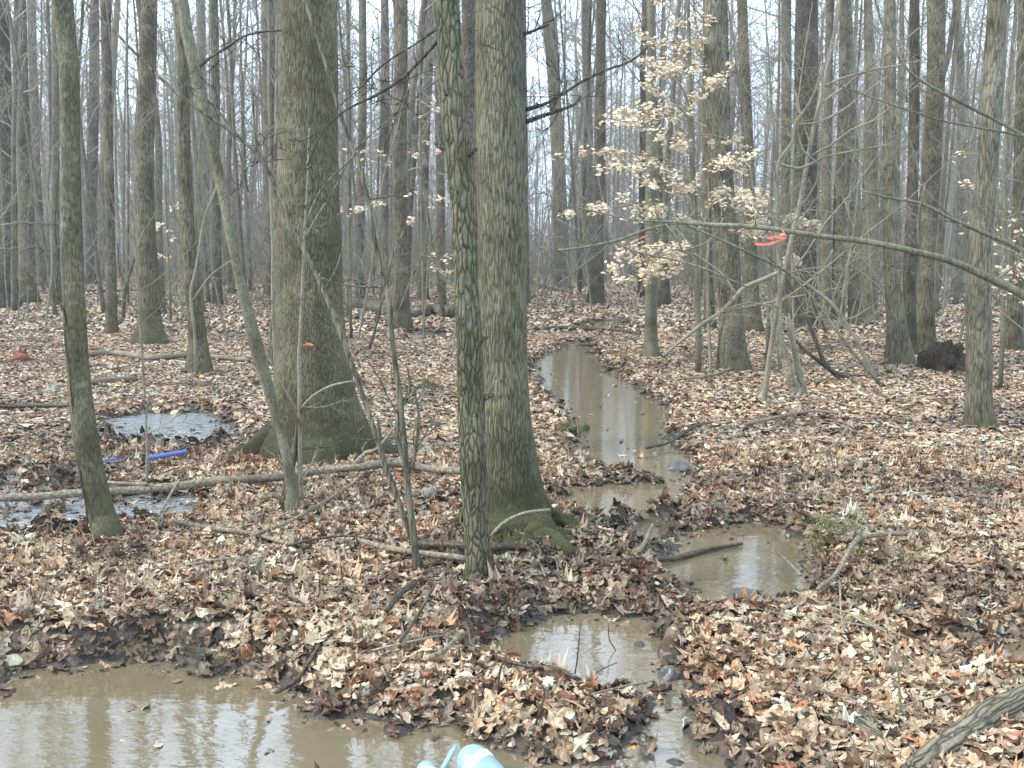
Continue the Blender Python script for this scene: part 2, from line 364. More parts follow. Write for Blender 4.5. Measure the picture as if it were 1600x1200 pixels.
# ------------------------------------------------------------------ ground sheet
O = np.array([0., -4.])
rr = np.concatenate([np.linspace(.5, 5.6, 45, endpoint=False), np.exp(np.linspace(math.log(5.6), math.log(32), 540, endpoint=False)), np.exp(np.linspace(math.log(32), math.log(600), 90))])
aa = np.linspace(R(-66), R(66), 760)
G = np.meshgrid(rr, aa, indexing='ij')
gx = O[0] + G[0] * np.sin(G[1]); gy = O[1] + G[0] * np.cos(G[1])
gz = surf(gx, gy)
mb = MB(); nr, na = gx.shape
i = np.arange(nr - 1)[:, None] * na; k = np.arange(na - 1)[None]
mb.add(np.stack([gx, gy, gz], -1).reshape(-1, 3), np.stack([i + k, i + na + k, i + na + k + 1, i + k + 1], -1).reshape(-1, 4)[:, ::-1])
tag(mb.obj('ground', M['ground']), kind='structure')
# water sheet
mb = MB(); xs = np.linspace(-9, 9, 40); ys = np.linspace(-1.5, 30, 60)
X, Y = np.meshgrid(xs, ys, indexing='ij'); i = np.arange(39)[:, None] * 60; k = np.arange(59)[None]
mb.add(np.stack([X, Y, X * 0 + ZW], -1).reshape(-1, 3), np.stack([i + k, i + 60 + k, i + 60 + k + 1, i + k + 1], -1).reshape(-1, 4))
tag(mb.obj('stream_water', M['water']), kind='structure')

# ------------------------------------------------------------------ leaves
def leaf_templates(nvar, detail):
    out = []
    r_ = np.random.default_rng(99 + detail)
    for v in range(nvar):
        kind = r_.choice(['oak', 'maple', 'oval'], p=[.28, .22, .5])
        if detail == 2:
            n = 9; t = np.linspace(0, 1, n)
            if kind == 'oak': wv_ = np.array([.02, .17, .09, .30, .12, .40, .16, .30, .03]) * (1 + r_.normal(0, .1, n))
            elif kind == 'maple': wv_ = np.array([.10, .38, .22, .55, .26, .24, .36, .12, .02]) * (1 + r_.normal(0, .1, n))
            else: wv_ = np.sin(np.pi * np.clip(t, .03, .97)) ** .8 * r_.uniform(.2, .36) * (1 + r_.normal(0, .1, n))
            c = [-1, -.5, 0, .5, 1]
        elif detail == 1:
            n = 4; t = np.linspace(0, 1, n); wv_ = np.array([.03, .36, .30, .03]); c = [-1, 0, 1]
        else:
            n = 3; t = np.linspace(0, 1, n); wv_ = np.array([.12, .36, .10]); c = [-1, 1]
        c = np.array(c)
        x = c[None, :] * wv_[:, None]; y = np.repeat((t - .5)[:, None], len(c), 1)
        if detail == 2 and kind != 'oval': y = y + np.abs(c)[None] * .05 * np.cos(np.arange(n) * math.pi)[:, None]
        b1, b2, tw = r_.normal(0, .55), r_.normal(0, 1.3), r_.normal(0, .7)
        z = b1 * y ** 2 + b2 * x ** 2 + tw * x * y + (.04 if detail else 0) * r_.normal(size=x.shape) + r_.normal(-.1, .3) * np.abs(x)
        # roll leaf up along its length for the strongly curled ones
        if r_.random() < .35 and detail: 
            kx = r_.uniform(2, 4.5); z = z + (1 - np.cos(kx * x)) / kx * r_.choice([-1, -1, 1]); x = np.sin(kx * x) / kx
        P = np.stack([x, y, z], -1).reshape(-1, 3); m_ = len(c)
        i = np.arange(n - 1)[:, None] * m_; k = np.arange(m_ - 1)[None]
        Q = np.stack([i + k, i + k + 1, i + m_ + k + 1, i + m_ + k], -1).reshape(-1, 4)
        out.append((P, Q))
    return out
PAL = np.array([(.37, .285, .205), (.30, .22, .15), (.43, .35, .265), (.22, .14, .09), (.15, .085, .052), (.21, .095, .05), (.09, .06, .042), (.47, .41, .33), (.29, .24, .19), (.30, .18, .10)])
PP = np.array([.22, .2, .14, .1, .07, .06, .07, .04, .06, .04])
def scatter(mb, x, y, z, nrm, size, temps, colr, tilt):
    n = len(x); yaw = rng.uniform(0, 2 * math.pi, n)
    N3 = nrm + rng.normal(0, 1, (n, 3)) * tilt[:, None]; N3 /= np.linalg.norm(N3, axis=1)[:, None]
    a = np.stack([np.cos(yaw), np.sin(yaw), np.zeros(n)], 1)
    U = np.cross(N3, a); U /= np.linalg.norm(U, axis=1)[:, None] + 1e-9
    V = np.cross(N3, U)
    var = rng.integers(0, len(temps), n)
    for k, (P, Q) in enumerate(temps):
        m = np.where(var == k)[0]
        if not len(m): continue
        s = size[m][:, None, None]
        W = (P[None, :, 0:1] * U[m][:, None] + P[None, :, 1:2] * V[m][:, None] + P[None, :, 2:3] * N3[m][:, None]) * s
        W[..., 0] += x[m][:, None]; W[..., 1] += y[m][:, None]; W[..., 2] += z[m][:, None]
        q = (Q[None] + (np.arange(len(m)) * len(P))[:, None, None]).reshape(-1, 4)
        mb.add(W.reshape(-1, 3), q, None, np.repeat(colr[m], len(P), 0))
def litter(mb, n, y0, y1, size, temps, lift, keepwater=.0, tl=.33):
    # density per square metre constant within the band
    y = np.sqrt(rng.uniform(y0 ** 2, y1 ** 2, n)); x = rng.uniform(-1, 1, n) * (.56 * y + .9)
    z, s = surf(x, y, True)
    inw = z < ZW + .004
    swamp = (x < -2) & (y > 5.2) & (y < 9.5)
    edge = np.clip(1 - np.abs(s) / .12, 0, 1)
    keep = (~inw) | (rng.random(n) < keepwater + .004 + .16 * edge ** 2 + .12 * swamp)
    keep &= ~((~inw) & (s < .03) & (rng.random(n) < .35))
    # patches where mud shows
    mud = fbm(x * 1.1, y * 1.1, 77); keep &= ~((mud > .62) & (rng.random(n) < .55))
    x, y, z, s, inw = [a[keep] for a in (x, y, z, s, inw)]; n = len(x)
    e = .07; zx = surf(x + e, y); zy = surf(x, y + e)
    nrm = np.stack([-(zx - z) / e, -(zy - z) / e, np.ones(n)], 1); nrm[inw] = (0, 0, 1)
    nrm /= np.linalg.norm(nrm, axis=1)[:, None]
    z = np.where(inw, ZW + .003, z + rng.random(n) ** 1.5 * lift + .004)
    bank = np.exp(-((s - .15) / .14) ** 2)
    tilt = np.where(inw, .03, tl * (.5 + 1.0 * (vn(x * 7, y * 7, 33) > .35)) + .16 * bank)
    z = z + bank * rng.random(n) * .02 * (~inw)
    wet = (s < .07) & (rng.random(n) < .6)
    # colour: patchy across the floor
    pn = fbm(x * .8, y * .8, 88); idx = rng.choice(len(PAL), n, p=PP); col = PAL[idx].copy()
    col *= (1 + .34 * rng.normal(size=n)).clip(.3, 1.6)[:, None]; gr = col.mean(1, keepdims=True); col = gr + (col - gr) * 1.02
    warm = (fbm(x * 1.6, y * 1.6, 91) * .5 + .1)[:, None]; col *= np.array([1, 1, 1]) + warm * np.array([.18, -.05, -.2])
    damp = sstep(.12, .42, fbm(x * 1.0, y * 1.3, 123)); col *= (1 - .42 * damp)[:, None]
    col *= np.array([1.06, 1.035, .94]); col[wet] *= .42
    scatter(mb, x, y, z, nrm, size * np.exp(rng.normal(-.06, .30, n)).clip(.35, 1.4), temps, col.clip(.01, .52), tilt)
mb = MB()
T2, T1, T0 = leaf_templates(36, 2), leaf_templates(16, 1), leaf_templates(8, 0)
litter(mb, 74000, 2.5, 8.2, .071, T2, .026, tl=.17)
litter(mb, 60000, 2.5, 9, .028, T1, .034, tl=.3)
litter(mb, 170000, 8.2, 20, .076, T1, .028, tl=.18)
litter(mb, 270000, 20, 70, .12, T0, .04, tl=.25)
# dark sodden bits along every waterline
n = 60000; y = np.sqrt(rng.uniform(2.5 ** 2, 17 ** 2, n)); x = rng.uniform(-1, 1, n) * (.56 * y + .4); z, s = surf(x, y, True)
k = (s > -.10) & (s < .13) & (rng.random(n) < .9); x, y, z = x[k], y[k], np.maximum(z[k], ZW) + .004; n = len(x)
col = np.array([(.06, .045, .032), (.035, .027, .02), (.11, .08, .055), (.19, .14, .10)])[rng.integers(0, 4, n)]
scatter(mb, x, y, z, np.tile([0, 0, 1.], (n, 1)), rng.uniform(.012, .055, n), T1, col, np.full(n, .3))
lo = mb.obj('leaf_litter', M['leaf'], smooth=False)
tag(lo, 'curled brown and tan dead leaves covering the forest floor', 'fallen leaves', kind='stuff')

# ------------------------------------------------------------------ tree parts
def grow(mb, p, d, L, r, lev, rg, spec, out=None):
    """spec: per level (nseg, wander, lift, nchild, lenfac, sides)"""
    ns, wa, li, nc, lf, sd = spec[lev]
    P = [p]; d = d / np.linalg.norm(d); D = [d]
    for k in range(ns):
        d = d + rg.normal(0, wa, 3) + np.array([0, 0, li]); d /= np.linalg.norm(d)
        P.append(P[-1] + d * L / ns); D.append(d)
    P = np.array(P); rad = r * (1 - .72 * np.linspace(0, 1, ns + 1) ** .8)
    tube(mb, P, rad, sd, cap=False)
    if out is not None: out.append((lev, P, rad))
    if lev + 1 < len(spec):
        for k in range(nc):
            f = rg.uniform(.15 if lev else .12, 1.0); j = min(int(f * ns), ns - 1); fr = f * ns - j
            q = P[j] * (1 - fr) + P[j + 1] * fr; dd = D[j + 1]
            a = rg.normal(0, 1, 3); a -= a @ dd * dd; a /= np.linalg.norm(a)
            ang = rg.uniform(.55, 1.15); nd = dd * math.cos(ang) + a * math.sin(ang)
            grow(mb, q, nd, L * lf * rg.uniform(.6, 1.25) * (1 - .45 * f), max(.0028, np.interp(f, [0, 1], [r, r * .28]) * rg.uniform(.35, .6)), lev + 1, rg, spec, out)
SP_CROWN = [(9, .07, .05, 9, .36, 7), (6, .14, .12, 5, .5, 5), (5, .18, .06, 4, .5, 3), (4, .2, .02, 0, 0, 3)]
crowns = []
for k in range(6):
    rg = np.random.default_rng(100 + k); m_ = MB()
    grow(m_, np.zeros(3), np.array([0, 0, 1.]), 9.0, .11, 0, rg, SP_CROWN)
    crowns.append(m_.mesh('crown', M['brown'] if k % 2 else M['grey']))
SP_FAR = [(12, .03, .04, 26, .26, 5), (5, .16, .08, 7, .5, 3), (4, .2, .04, 5, .5, 3), (3, .22, .02, 0, 0, 3)]
def trunk_profile(pts, Y, root_d=.0, top=11.0, ds=.1, rg=rng):
    P = []
    for j, (x, y, wd) in enumerate(pts):
        q = dp(x, y, Y + (0 if j == len(pts) - 1 else rg.normal(0, .004) * Y)); P.append([*q, wd * mpp(Y) / 2])
    P = P[::-1]                                   # base first
    P = np.array(P)
    b = P[0].copy(); b[2] = H(b[0], b[1]) - .12; b[0] -= (P[1, 0] - P[0, 0]) * .05
    if P[0, 2] < b[2] + .15: P[0, 2] = b[2] + .15
    P = np.vstack([b, P])
    vis = resample(P, ds)
    # carry on to the crown above the frame
    d = vis[-1, :3] - vis[-6, :3]; d /= np.linalg.norm(d); q = vis[-1].copy(); ext = []
    ztop = max(top, q[2] + 2.5)
    while q[2] < ztop:
        d = d * .9 + np.array([0, 0, .1]) + rg.normal(0, .012, 3); d /= np.linalg.norm(d)
        q = q.copy(); q[:3] += d * .4; q[3] *= .985; ext.append(q)
    return vis, np.array(ext)
def make_tree(name, label, cat, pts, Y, mat, group=None, n=20, rough=.04, flare=.5, lobes=5, crown=True, fl_h=.16, top=11., ridges=0, knots=0, crown_scale=1.):
    rg = np.random.default_rng(abs(hash((pts[0][0], pts[-1][0], pts[-1][1]))) % 99999)
    vis, ext = trunk_profile(pts, Y, top=top, ds=.035 if Y < 9 else (.12 if Y < 16 else .35), rg=rg)
    allp = np.vstack([vis, ext]); base = allp[1, :3].copy(); base[2] = H(base[0], base[1])
    ph = rg.uniform(0, 6.28, 4); sd = int(rg.integers(0, 999))
    def rf(P, a):
        hz = (P[:, 2] - base[2]).clip(0, 99)[:, None]; ca = np.cos(a)[None]; sa = np.sin(a)[None]
        f = 1 + flare * np.exp(-hz / fl_h) * (.55 + .45 * np.cos(lobes * a[None] + ph[0]) + .25 * np.cos((lobes - 2) * a[None] + ph[1]))
        f = f + rough * (vn(ca * 1.5 + hz * 1.1 + 7, sa * 1.5 + hz * .7, sd) + .6 * vn(ca * 3 + 9, sa * 3 + hz * 5, sd + 1))
        if ridges:
            k = ridges
            ang = a[None] + .25 * vn(hz * 1.2, ca * 0 + 3, sd + 2)
            f = f + .03 * np.abs(vn(np.cos(ang) * k, np.sin(ang) * k + hz * .5, sd + 5)) + .007 * vn(ca * 9, sa * 9 + hz * 12, sd + 6)
        return f
    root = empty(name, base, label, cat, group)
    mb = MB(); tube(mb, allp[:, :3], allp[:, 3], n, rf, cap=True)
    for kk in range(knots):      # stubs and burls
        j = int(rg.uniform(.15, .9) * len(vis)); a = rg.uniform(math.pi, 2 * math.pi)
        d = np.array([math.cos(a), math.sin(a) * .6, .4]); q = vis[j, :3]; r0 = vis[j, 3]
        tube(mb, [q + d * r0 * .5, q + d * (r0 + .02), q + d * (r0 + .05)], [r0 * .35, r0 * .22, r0 * .12], 7)
    mb.v = [v - base for v in mb.v]
    mb.obj('trunk', mat, root)
    if crown:
        c = bpy.data.objects.new('crown', crowns[int(rg.integers(0, 6))]); C.objects.link(c); c.parent = root
        c.location = allp[-1, :3] - base; s = allp[-1, 3] / .105 * 1.0
        c.scale = (max(s, .35) ** .5 * crown_scale, max(s, .35) ** .5 * crown_scale, max(s, .35) ** .5 * crown_scale); c.rotation_euler = (0, 0, rg.uniform(0, 6.28))
    return root
def ground_Y(x, y):
    return gp(x, y, .02)[1]

# hero trees: label, material, points from the top of the frame down to the foot (pixel x, y, width)
TREES = [
 ('mossy_oak', 'massive oak with flared mossy root buttresses left of centre', 'oak', [(480,-10,87),(481,150,89),(482,300,92),(484,450,99),(487,550,112),(492,620,128),(497,668,146),(498,702,160)], dict(n=96, rough=.03, flare=.28, lobes=5, fl_h=.22, ridges=7)),
 ('ridged_tree', 'thick straight tree with ridged bark and mossy foot beside the stream', 'tulip', [(780,-10,72),(782,200,73),(785,400,74),(786,560,74),(790,660,80),(797,730,90),(802,785,104),(804,818,122)], dict(n=96, rough=.03, flare=.3, lobes=6, fl_h=.13, ridges=9)),
 ('rough_barked_tree', 'slimmer tree with rough plated bark leaning in front of the thick ridged tree', 'rough', [(698,-10,33),(703,80,37),(709,170,40),(718,260,41),(725,330,40),(728,430,39),(733,540,42),(736,640,42),(739,720,40),(744,820,41),(748,880,43),(750,914,50)], dict(n=56, rough=.13, flare=.22, lobes=4, fl_h=.06, ridges=8, knots=5)),
 ('green_barked_tree', 'smooth green barked tree curving to the right at its foot, leftmost near trunk', 'green', [(97,-10,30),(104,60,29),(109,120,28),(110,250,29),(112,380,32),(116,480,34),(122,580,35),(133,680,38),(148,760,40),(160,806,42),(167,832,46)], dict(n=40, rough=.04, flare=.2, lobes=4, fl_h=.05)),
 ('leaning_tree', 'thin pale tree leaning left and crossing in front of the massive oak', 'smooth', [(283,-10,17),(292,50,17),(305,110,17),(322,180,18),(337,250,17),(349,310,15),(358,360,15),(371,420,15),(388,490,19),(403,550,22),(420,610,17),(436,665,15),(448,715,16),(456,760,19),(457,792,24)], dict(n=20, rough=.07, flare=.2, fl_h=.05, top=7)),
 ('grey_tree', 'smooth grey post-like tree rising beside the far bend of the stream', 'smooth', [(1018,-10,12),(1018,100,14),(1017,300,17),(1017,450,18),(1017,530,20),(1017,554,24)], dict(n=20)),
 ('furrowed_tree', 'furrowed brown tree right of the stream with a broad pale foot', 'grey', [(1116,-10,29),(1118,100,32),(1124,230,34),(1132,320,34),(1138,400,35),(1142,480,36),(1144,540,42),(1145,574,50)], dict(n=40, rough=.05, flare=.25, ridges=6)),
 ('furrowed_tree', 'lone furrowed tree near the right edge standing in open leaf litter', 'grey', [(1559,-10,26),(1555,80,28),(1547,200,30),(1539,300,31),(1529,420,36),(1529,540,38),(1529,620,38),(1530,662,44)], dict(n=40, rough=.05, flare=.2, fl_h=.1, ridges=6)),
 ('tall_tree', 'very dark thick trunk cut by the left edge of the photo', 'dark', [(2,-10,20),(6,150,23),(12,300,27),(10,420,32),(8,480,40)], {}),
 ('tall_tree', 'second trunk from the left edge, brown with a spreading foot', 'brown', [(32,-10,15),(36,150,17),(40,300,21),(42,420,25),(43,472,34)], {}),
 ('tall_tree', 'narrow trunk third from the left edge, behind two darker trunks', 'brown', [(49,-10,12),(54,200,13),(60,350,15),(66,450,17)], {}),
 ('tall_tree', 'thin trunk close behind the green barked tree on its left side', 'grey', [(86,-10,10),(87,200,11),(86,350,13),(88,475,15)], {}),
 ('tall_tree', 'dark mossy trunk just right of the green barked tree', 'dark', [(148,-10,13),(146,200,15),(143,350,16),(144,446,18)], {}),
 ('tall_tree', 'straight brown trunk with rounded knobs near the left, foot in open leaves', 'brown', [(165,-10,16),(167,120,14),(170,250,14),(173,400,15),(175,520,19)], dict(knots=3)),
 ('tall_tree', 'grey trunk partly hidden behind the knobby brown trunk', 'grey', [(185,-10,8),(172,150,13),(160,300,15),(158,440,17)], {}),
 ('tall_tree', 'stout brown tree with mossy flared foot between green tree and oak', 'brown', [(234,-10,23),(231,100,25),(226,220,30),(226,330,28),(232,430,32),(235,500,35),(236,534,48)], dict(n=36, flare=.4, ridges=5, fl_h=.2)),
 ('tall_tree', 'slim trunk pressed close behind the stout mossy footed tree', 'grey', [(214,-10,8),(246,200,10),(247,350,12),(251,487,16)], {}),
 ('tall_tree', 'dark furrowed tree with grey foot left of the thin leaning tree', 'brown', [(279,-10,15),(286,100,17),(288,250,20),(293,350,21),(301,450,23),(309,530,27),(312,578,36)], dict(n=32, flare=.3, ridges=5)),
 ('tall_tree', 'trunk with clean bark behind the leaning tree, foot by a fallen log', 'brown', [(334,-10,12),(337,150,13),(338,300,13),(340,474,15)], {}),
 ('tall_tree', 'pale trunk between dark furrowed tree and the clean one behind', 'grey', [(313,-10,13),(315,200,14),(317,442,14)], {}),
 ('tall_tree', 'dark trunk standing just behind the left side of the massive oak', 'brown', [(419,-10,22),(421,200,21),(422,350,20),(424,462,22)], {}),
 ('tall_tree', 'slender tree with mossy foot touching the left side of the massive oak', 'grey', [(436,-10,10),(433,300,12),(432,480,14),(428,566,24)], {}),
 ('tall_tree', 'slim greyish trunk just right of the massive oak', 'grey', [(566,-10,11),(567,150,12),(563,300,12),(560,468,13)], {}),
 ('tall_tree', 'slim trunk immediately left of the dark straight tree in the middle', 'grey', [(601,-10,12),(602,150,13),(601,300,13),(600,468,14)], {}),
 ('tall_tree', 'dark straight tree between the oak and the paired trunks', 'brown', [(627,-10,19),(626,150,20),(624,300,22),(626,420,24),(627,512,31)], dict(n=30, flare=.3)),
 ('tall_tree', 'brown trunk bending slightly, just left of the rough plated tree', 'brown', [(673,-10,13),(670,100,14),(665,200,14),(662,300,15),(661,468,17)], {}),
 ('tall_tree', 'thin green pole behind left side of the rough plated tree', 'green', [(689,-10,7),(690,250,8),(692,480,9)], {}),
 ('tall_tree', 'dark trunk seen in the gap between the two paired trunks', 'dark', [(733,-10,20),(732,200,20),(731,350,20),(731,500,24)], {}),
 ('tall_tree', 'green pole squeezed against the left edge of the thick ridged tree', 'green', [(746,-10,6),(744,250,8),(743,510,9)], {}),
 ('tall_tree', 'slim trunk hugging the right edge of the thick ridged tree', 'brown', [(818,-10,7),(819,200,10),(820,350,11),(821,476,14)], {}),
 ('crooked_tree', 'crooked far trunk bulging at the top right of the thick ridged tree', 'grey', [(852,-10,14),(860,60,20),(864,120,17),(870,200,20),(873,300,19),(876,452,22)], {}),
 ('tall_tree', 'bumpy trunk directly left of the mossy trunk above the stream', 'grey', [(916,-10,11),(919,150,13),(920,300,13),(919,452,15)], dict(rough=.1)),
 ('tall_tree', 'greenish straight trunk rising above the end of the stream', 'brown', [(940,-10,14),(938,150,15),(936,300,17),(934,400,18),(931,474,28)], {}),
 ('tall_tree', 'trunk hidden close behind the left side of the furrowed brown tree', 'brown', [(1103,-10,9),(1104,300,13),(1107,420,14),(1109,512,19)], {}),
 ('tall_tree', 'brown tree right behind the furrowed brown tree, leaning slightly right', 'brown', [(1159,-10,15),(1163,100,16),(1168,220,18),(1172,340,19),(1174,430,21),(1176,516,29)], {}),
 ('tall_tree', 'pale slim trunk left of the darkest thick tree on the right', 'grey', [(1228,-10,15),(1229,150,15),(1227,300,15),(1225,490,18)], {}),
 ('tall_tree', 'darkest thick tree on the right with brush around its foot', 'dark', [(1260,-10,33),(1259,150,34),(1257,300,36),(1256,420,37),(1256,508,50)], dict(n=32, flare=.3)),
 ('tall_tree', 'slim trunk just right of the darkest thick tree', 'grey', [(1297,-10,11),(1294,150,13),(1291,300,15),(1290,500,20)], {}),
 ('tall_tree', 'straight trunk with a crooked upper limb, second right of darkest tree', 'brown', [(1318,-10,12),(1318,150,15),(1312,300,17),(1309,500,20)], {}),
 ('tall_tree', 'narrow brown trunk bending left at top, left of the wide pale pair', 'grey', [(1326,-10,8),(1330,150,12),(1334,300,20),(1336,507,20)], {}),
 ('tall_tree', 'wide pale trunk left of the twin footed pair on the right', 'grey', [(1356,-10,12),(1360,150,17),(1360,300,24),(1358,500,26)], {}),
 ('tall_tree', 'left stem of the pair joined at the foot, with a bluish pale foot', 'grey', [(1390,-10,16),(1391,150,18),(1390,300,22),(1393,420,23),(1401,510,30),(1405,566,42)], dict(n=30, flare=.25)),
 ('tall_tree', 'right stem of the pair joined at the foot, darker and straight', 'dark', [(1429,-10,14),(1428,200,16),(1424,350,18),(1420,470,20),(1421,552,27)], dict(n=24)),
 ('tall_tree', 'smooth brown tree behind the mossy stump', 'brown', [(1463,-10,26),(1462,150,26),(1455,300,26),(1448,420,23),(1445,546,32)], dict(n=28)),
 ('tall_tree', 'pale far trunk between the stump and the right edge furrowed tree', 'grey', [(1492,-10,10),(1500,80,11),(1502,200,11),(1499,460,14)], {}),
 ('tall_tree', 'brown trunk at the right edge behind hanging beech leaves', 'brown', [(1600,-10,15),(1594,200,16),(1590,380,18),(1583,545,27)], {}),
]
for name, label, mt, pts, kw in TREES:
    Y = ground_Y(pts[-1][0], pts[-1][1])
    kw = dict(dict(n=16, rough=.05, flare=.35, fl_h=.25), **kw)
    make_tree(name, label, 'tree', pts, Y, M[mt], **kw)
def child_tubes(root, name, mat, polys, n=10, rf=None, ds=.05):
    """extra tubes as one part under root; polys in world coordinates with radius in column 4"""
    mb = MB()
    for P in polys:
        Q = resample(np.array(P), ds); tube(mb, Q[:, :3], Q[:, 3].clip(.001), n, rf)
    b = np.array(root.location); mb.v = [v - b for v in mb.v]
    return mb.obj(name, mat, root)
def find(label): return next(o for o in C.objects if o.get('label') == label)
lump = lambda sd, am: (lambda P, a: 1 + am * vn(P[:, 0][:, None] * 14 + np.cos(a)[None] * 1.3, P[:, 1][:, None] * 14 + P[:, 2][:, None] * 9 + np.sin(a)[None] * 1.3, sd))
def gpr(x, y, zoff, r):
    q = gp(x, y, max(0., zoff)); h = H(q[0], q[1]); return [q[0], q[1], (h if zoff == 0 else 0) + zoff, r]
# oak root buttresses and the roots of the ridged tree
oak = find('massive oak with flared mossy root buttresses left of centre'); ob = np.array(oak.location)
for (dx, dy, L, r, h) in [(-.9, -.25, .72, .13, .42), (1, -.15, .70, .13, .45), (-.3, -1, .48, .09, .28), (.45, -1, .5, .10, .3), (-1, .6, .6, .1, .3), (.8, .8, .6, .1, .3)]:
    d = np.array([dx, dy]); d /= np.linalg.norm(d); P = []
    for f in (0, .25, .5, .75, 1.):
        q = ob[:2] + d * (.12 + L * f); zz = ob[2] + h * (1 - f) ** 2 * .9 - .05 * f
        P.append([q[0], q[1], zz, r * (1 - .62 * f)])
    child_tubes(oak, 'root', M['oak'], [P], 14, lump(5, .22))
rt = find('thick straight tree with ridged bark and mossy foot beside the stream'); rb = np.array(rt.location)
for pl in [[(815,790,.12,.07),(850,812,.07,.055),(890,822,.05,.05),(945,832,.02,.038)], [(800,800,.1,.09),(830,835,.05,.07),(870,850,.04,.06),(895,862,0,.04)],
           [(780,800,.1,.09),(778,835,.04,.07),(800,860,.02,.06),(840,872,0,.04)], [(770,790,.12,.07),(735,805,.05,.06),(700,822,0,.04)], [(812,775,.14,.06),(850,790,.06,.04),(900,800,-.02,.03)]]:
    P = []
    for x, y, zz, r in pl:
        q = gp(x, y, .02); P.append([q[0], q[1], zz - .012, r * .72])
    child_tubes(rt, 'root', M['moss'], [P], 20, lump(9, .5), .02)

# ------------------------------------------------------------------ thin stems traced in the air (constant or varying depth)
def stem(name, label, cat, polys, mat, group=None, n=8, wob=.006, twigs=0, tl=.35, seed=1, child='branch'):
    """polys: list of lists of (px, py, width px, depth Y)"""
    rg = np.random.default_rng(seed)
    ws = []
    for pl in polys:
        P = np.array([[*dp(x, y, Y), w_ * mpp(Y) / 2] for x, y, w_, Y in pl])
        Q = resample(P, .06); Q[:, :3] += (vn(np.arange(len(Q)) * .35, np.full(len(Q), seed * 3.1), seed)[:, None] * rg.normal(0, 1, 3)[None]) * wob
        ws.append(Q)
    base = ws[0][np.argmin(ws[0][:, 2]), :3].copy()
    root = empty(name, base, label, cat, group)
    for i_, Q in enumerate(ws):
        mb = MB(); tube(mb, Q[:, :3] - base, Q[:, 3], n)
        mb.obj('stem' if i_ == 0 else child, mat, root)
    if twigs:
        allq = np.vstack(ws)
        for k in range(twigs):
            mb = MB()
            j = int(rg.integers(0, len(allq) - 1)); q = allq[j]
            d = rg.normal(0, 1, 3); d[1] *= .6; d[2] = abs(d[2]) * .7
            grow(mb, q[:3] - base, d, tl * rg.uniform(.4, 1.3), max(.0018, q[3] * .4), 0, rg, [(6, .14, .04, 5, .5, 4), (4, .2, .02, 3, .5, 3), (3, .2, 0, 0, 0, 3)])
            mb.obj('twig', mat, root)
    return root
def at(pl, Y): return [(*p, Y) for p in pl]
Y1 = ground_Y(650, 895)
stem('sapling', 'slender forked sapling curving up left in front of the oak', 'sapling',
  [at([(652,897,13),(646,840,12),(638,770,11),(634,700,11),(626,640,10),(616,550,9),(607,480,9),(592,400,8),(578,330,7),(556,240,7),(528,165,6),(505,85,5),(475,-10,4)], Y1),
   at([(640,740,7),(622,690,7),(622,650,6),(640,610,5),(636,575,3)], Y1), at([(642,735,6),(652,690,6),(655,650,5),(645,605,4)], Y1),
   at([(605,450,4),(608,410,3),(630,360,2)], Y1), at([(612,520,3),(625,480,2),(660,400,2),(700,350,1.5)], Y1), at([(556,240,3),(500,300,3),(470,370,2)], Y1)], M['grey'], twigs=10, seed=3)
Y2 = Y1 + .05
stem('sapling', 'long dark sapling leaning far left across the oak trunk', 'sapling',
  [at([(664,897,10),(644,845,9),(622,780,9),(600,720,9),(578,650,8),(550,570,9),(530,515,8),(508,460,7),(492,425,7),(470,380,7),(445,320,6),(425,280,6),(400,240,5),(345,195,5),(300,165,5),(250,120,4),(200,72,4),(120,-10,3)], Y2),
   at([(508,455,4),(525,420,3),(533,395,3)], Y2), at([(425,280,4),(400,220,3),(395,130,2)], Y2), at([(470,380,3),(520,300,3),(560,230,2),(690,120,2)], Y2)], M['grey'], twigs=8, seed=4)
Y3 = ground_Y(470, 780)
stem('sapling', 'upright grey sapling beside the foot of the leaning tree', 'sapling',
  [at([(470,785,9),(468,720,8),(468,660,8),(468,560,6),(472,450,5),(478,330,4),(484,200,3)], Y3), at([(469,640,5),(490,618,4),(520,602,4),(555,595,3)], Y3),
   at([(470,650,3),(440,600,2),(420,560,2)], Y3)], M['twig'], twigs=8, seed=5)
stem('sapling', 'short brown sucker stem at the foot of the leaning tree', 'sapling',
  [at([(446,792,18),(452,740,14),(460,700,10),(470,640,6)], Y3)], M['brown'], twigs=3, seed=6)
stem('sapling', 'pale thin sapling rising before the dark furrowed tree', 'sapling',
  [at([(306,582,5),(304,520,5),(298,460,5),(306,420,4),(320,340,4),(338,290,3),(350,200,3)], ground_Y(306,590)), at([(300,470,3),(330,430,3),(365,405,2)], ground_Y(306,590))], M['twig'], twigs=6, seed=7)
stem('sapling', 'thin dark whip stem climbing along the green barked tree', 'sapling',
  [at([(136,836,4),(128,760,3),(118,690,3),(108,600,3),(100,500,3),(90,460,3),(88,380,2),(92,250,2)], ground_Y(136,836))], M['wetlog'], twigs=4, seed=8)
stem('sapling', 'thin twig stem standing before the fallen log near the blue pipe', 'sapling',
  [at([(230,756,5),(230,700,4),(228,660,3),(232,620,3)], ground_Y(230,757))], M['twig'], twigs=4, seed=9)
stem('sapling', 'forked dark sapling between the knobby and stout left trees', 'sapling',
  [at([(193,498,6),(196,450,6),(206,415,5),(214,390,4),(225,350,3)], ground_Y(193,498)), at([(196,448,4),(186,420,3),(184,380,2)], ground_Y(193,498))], M['brown'], twigs=6, seed=10)
stem('sapling', 'dark leaning stem with curved twigs behind the fork sapling', 'sapling',
  [at([(577,545,4),(590,500,4),(598,465,4),(606,440,3),(612,400,2)], ground_Y(577,548))], M['wetlog'], twigs=5, seed=11)
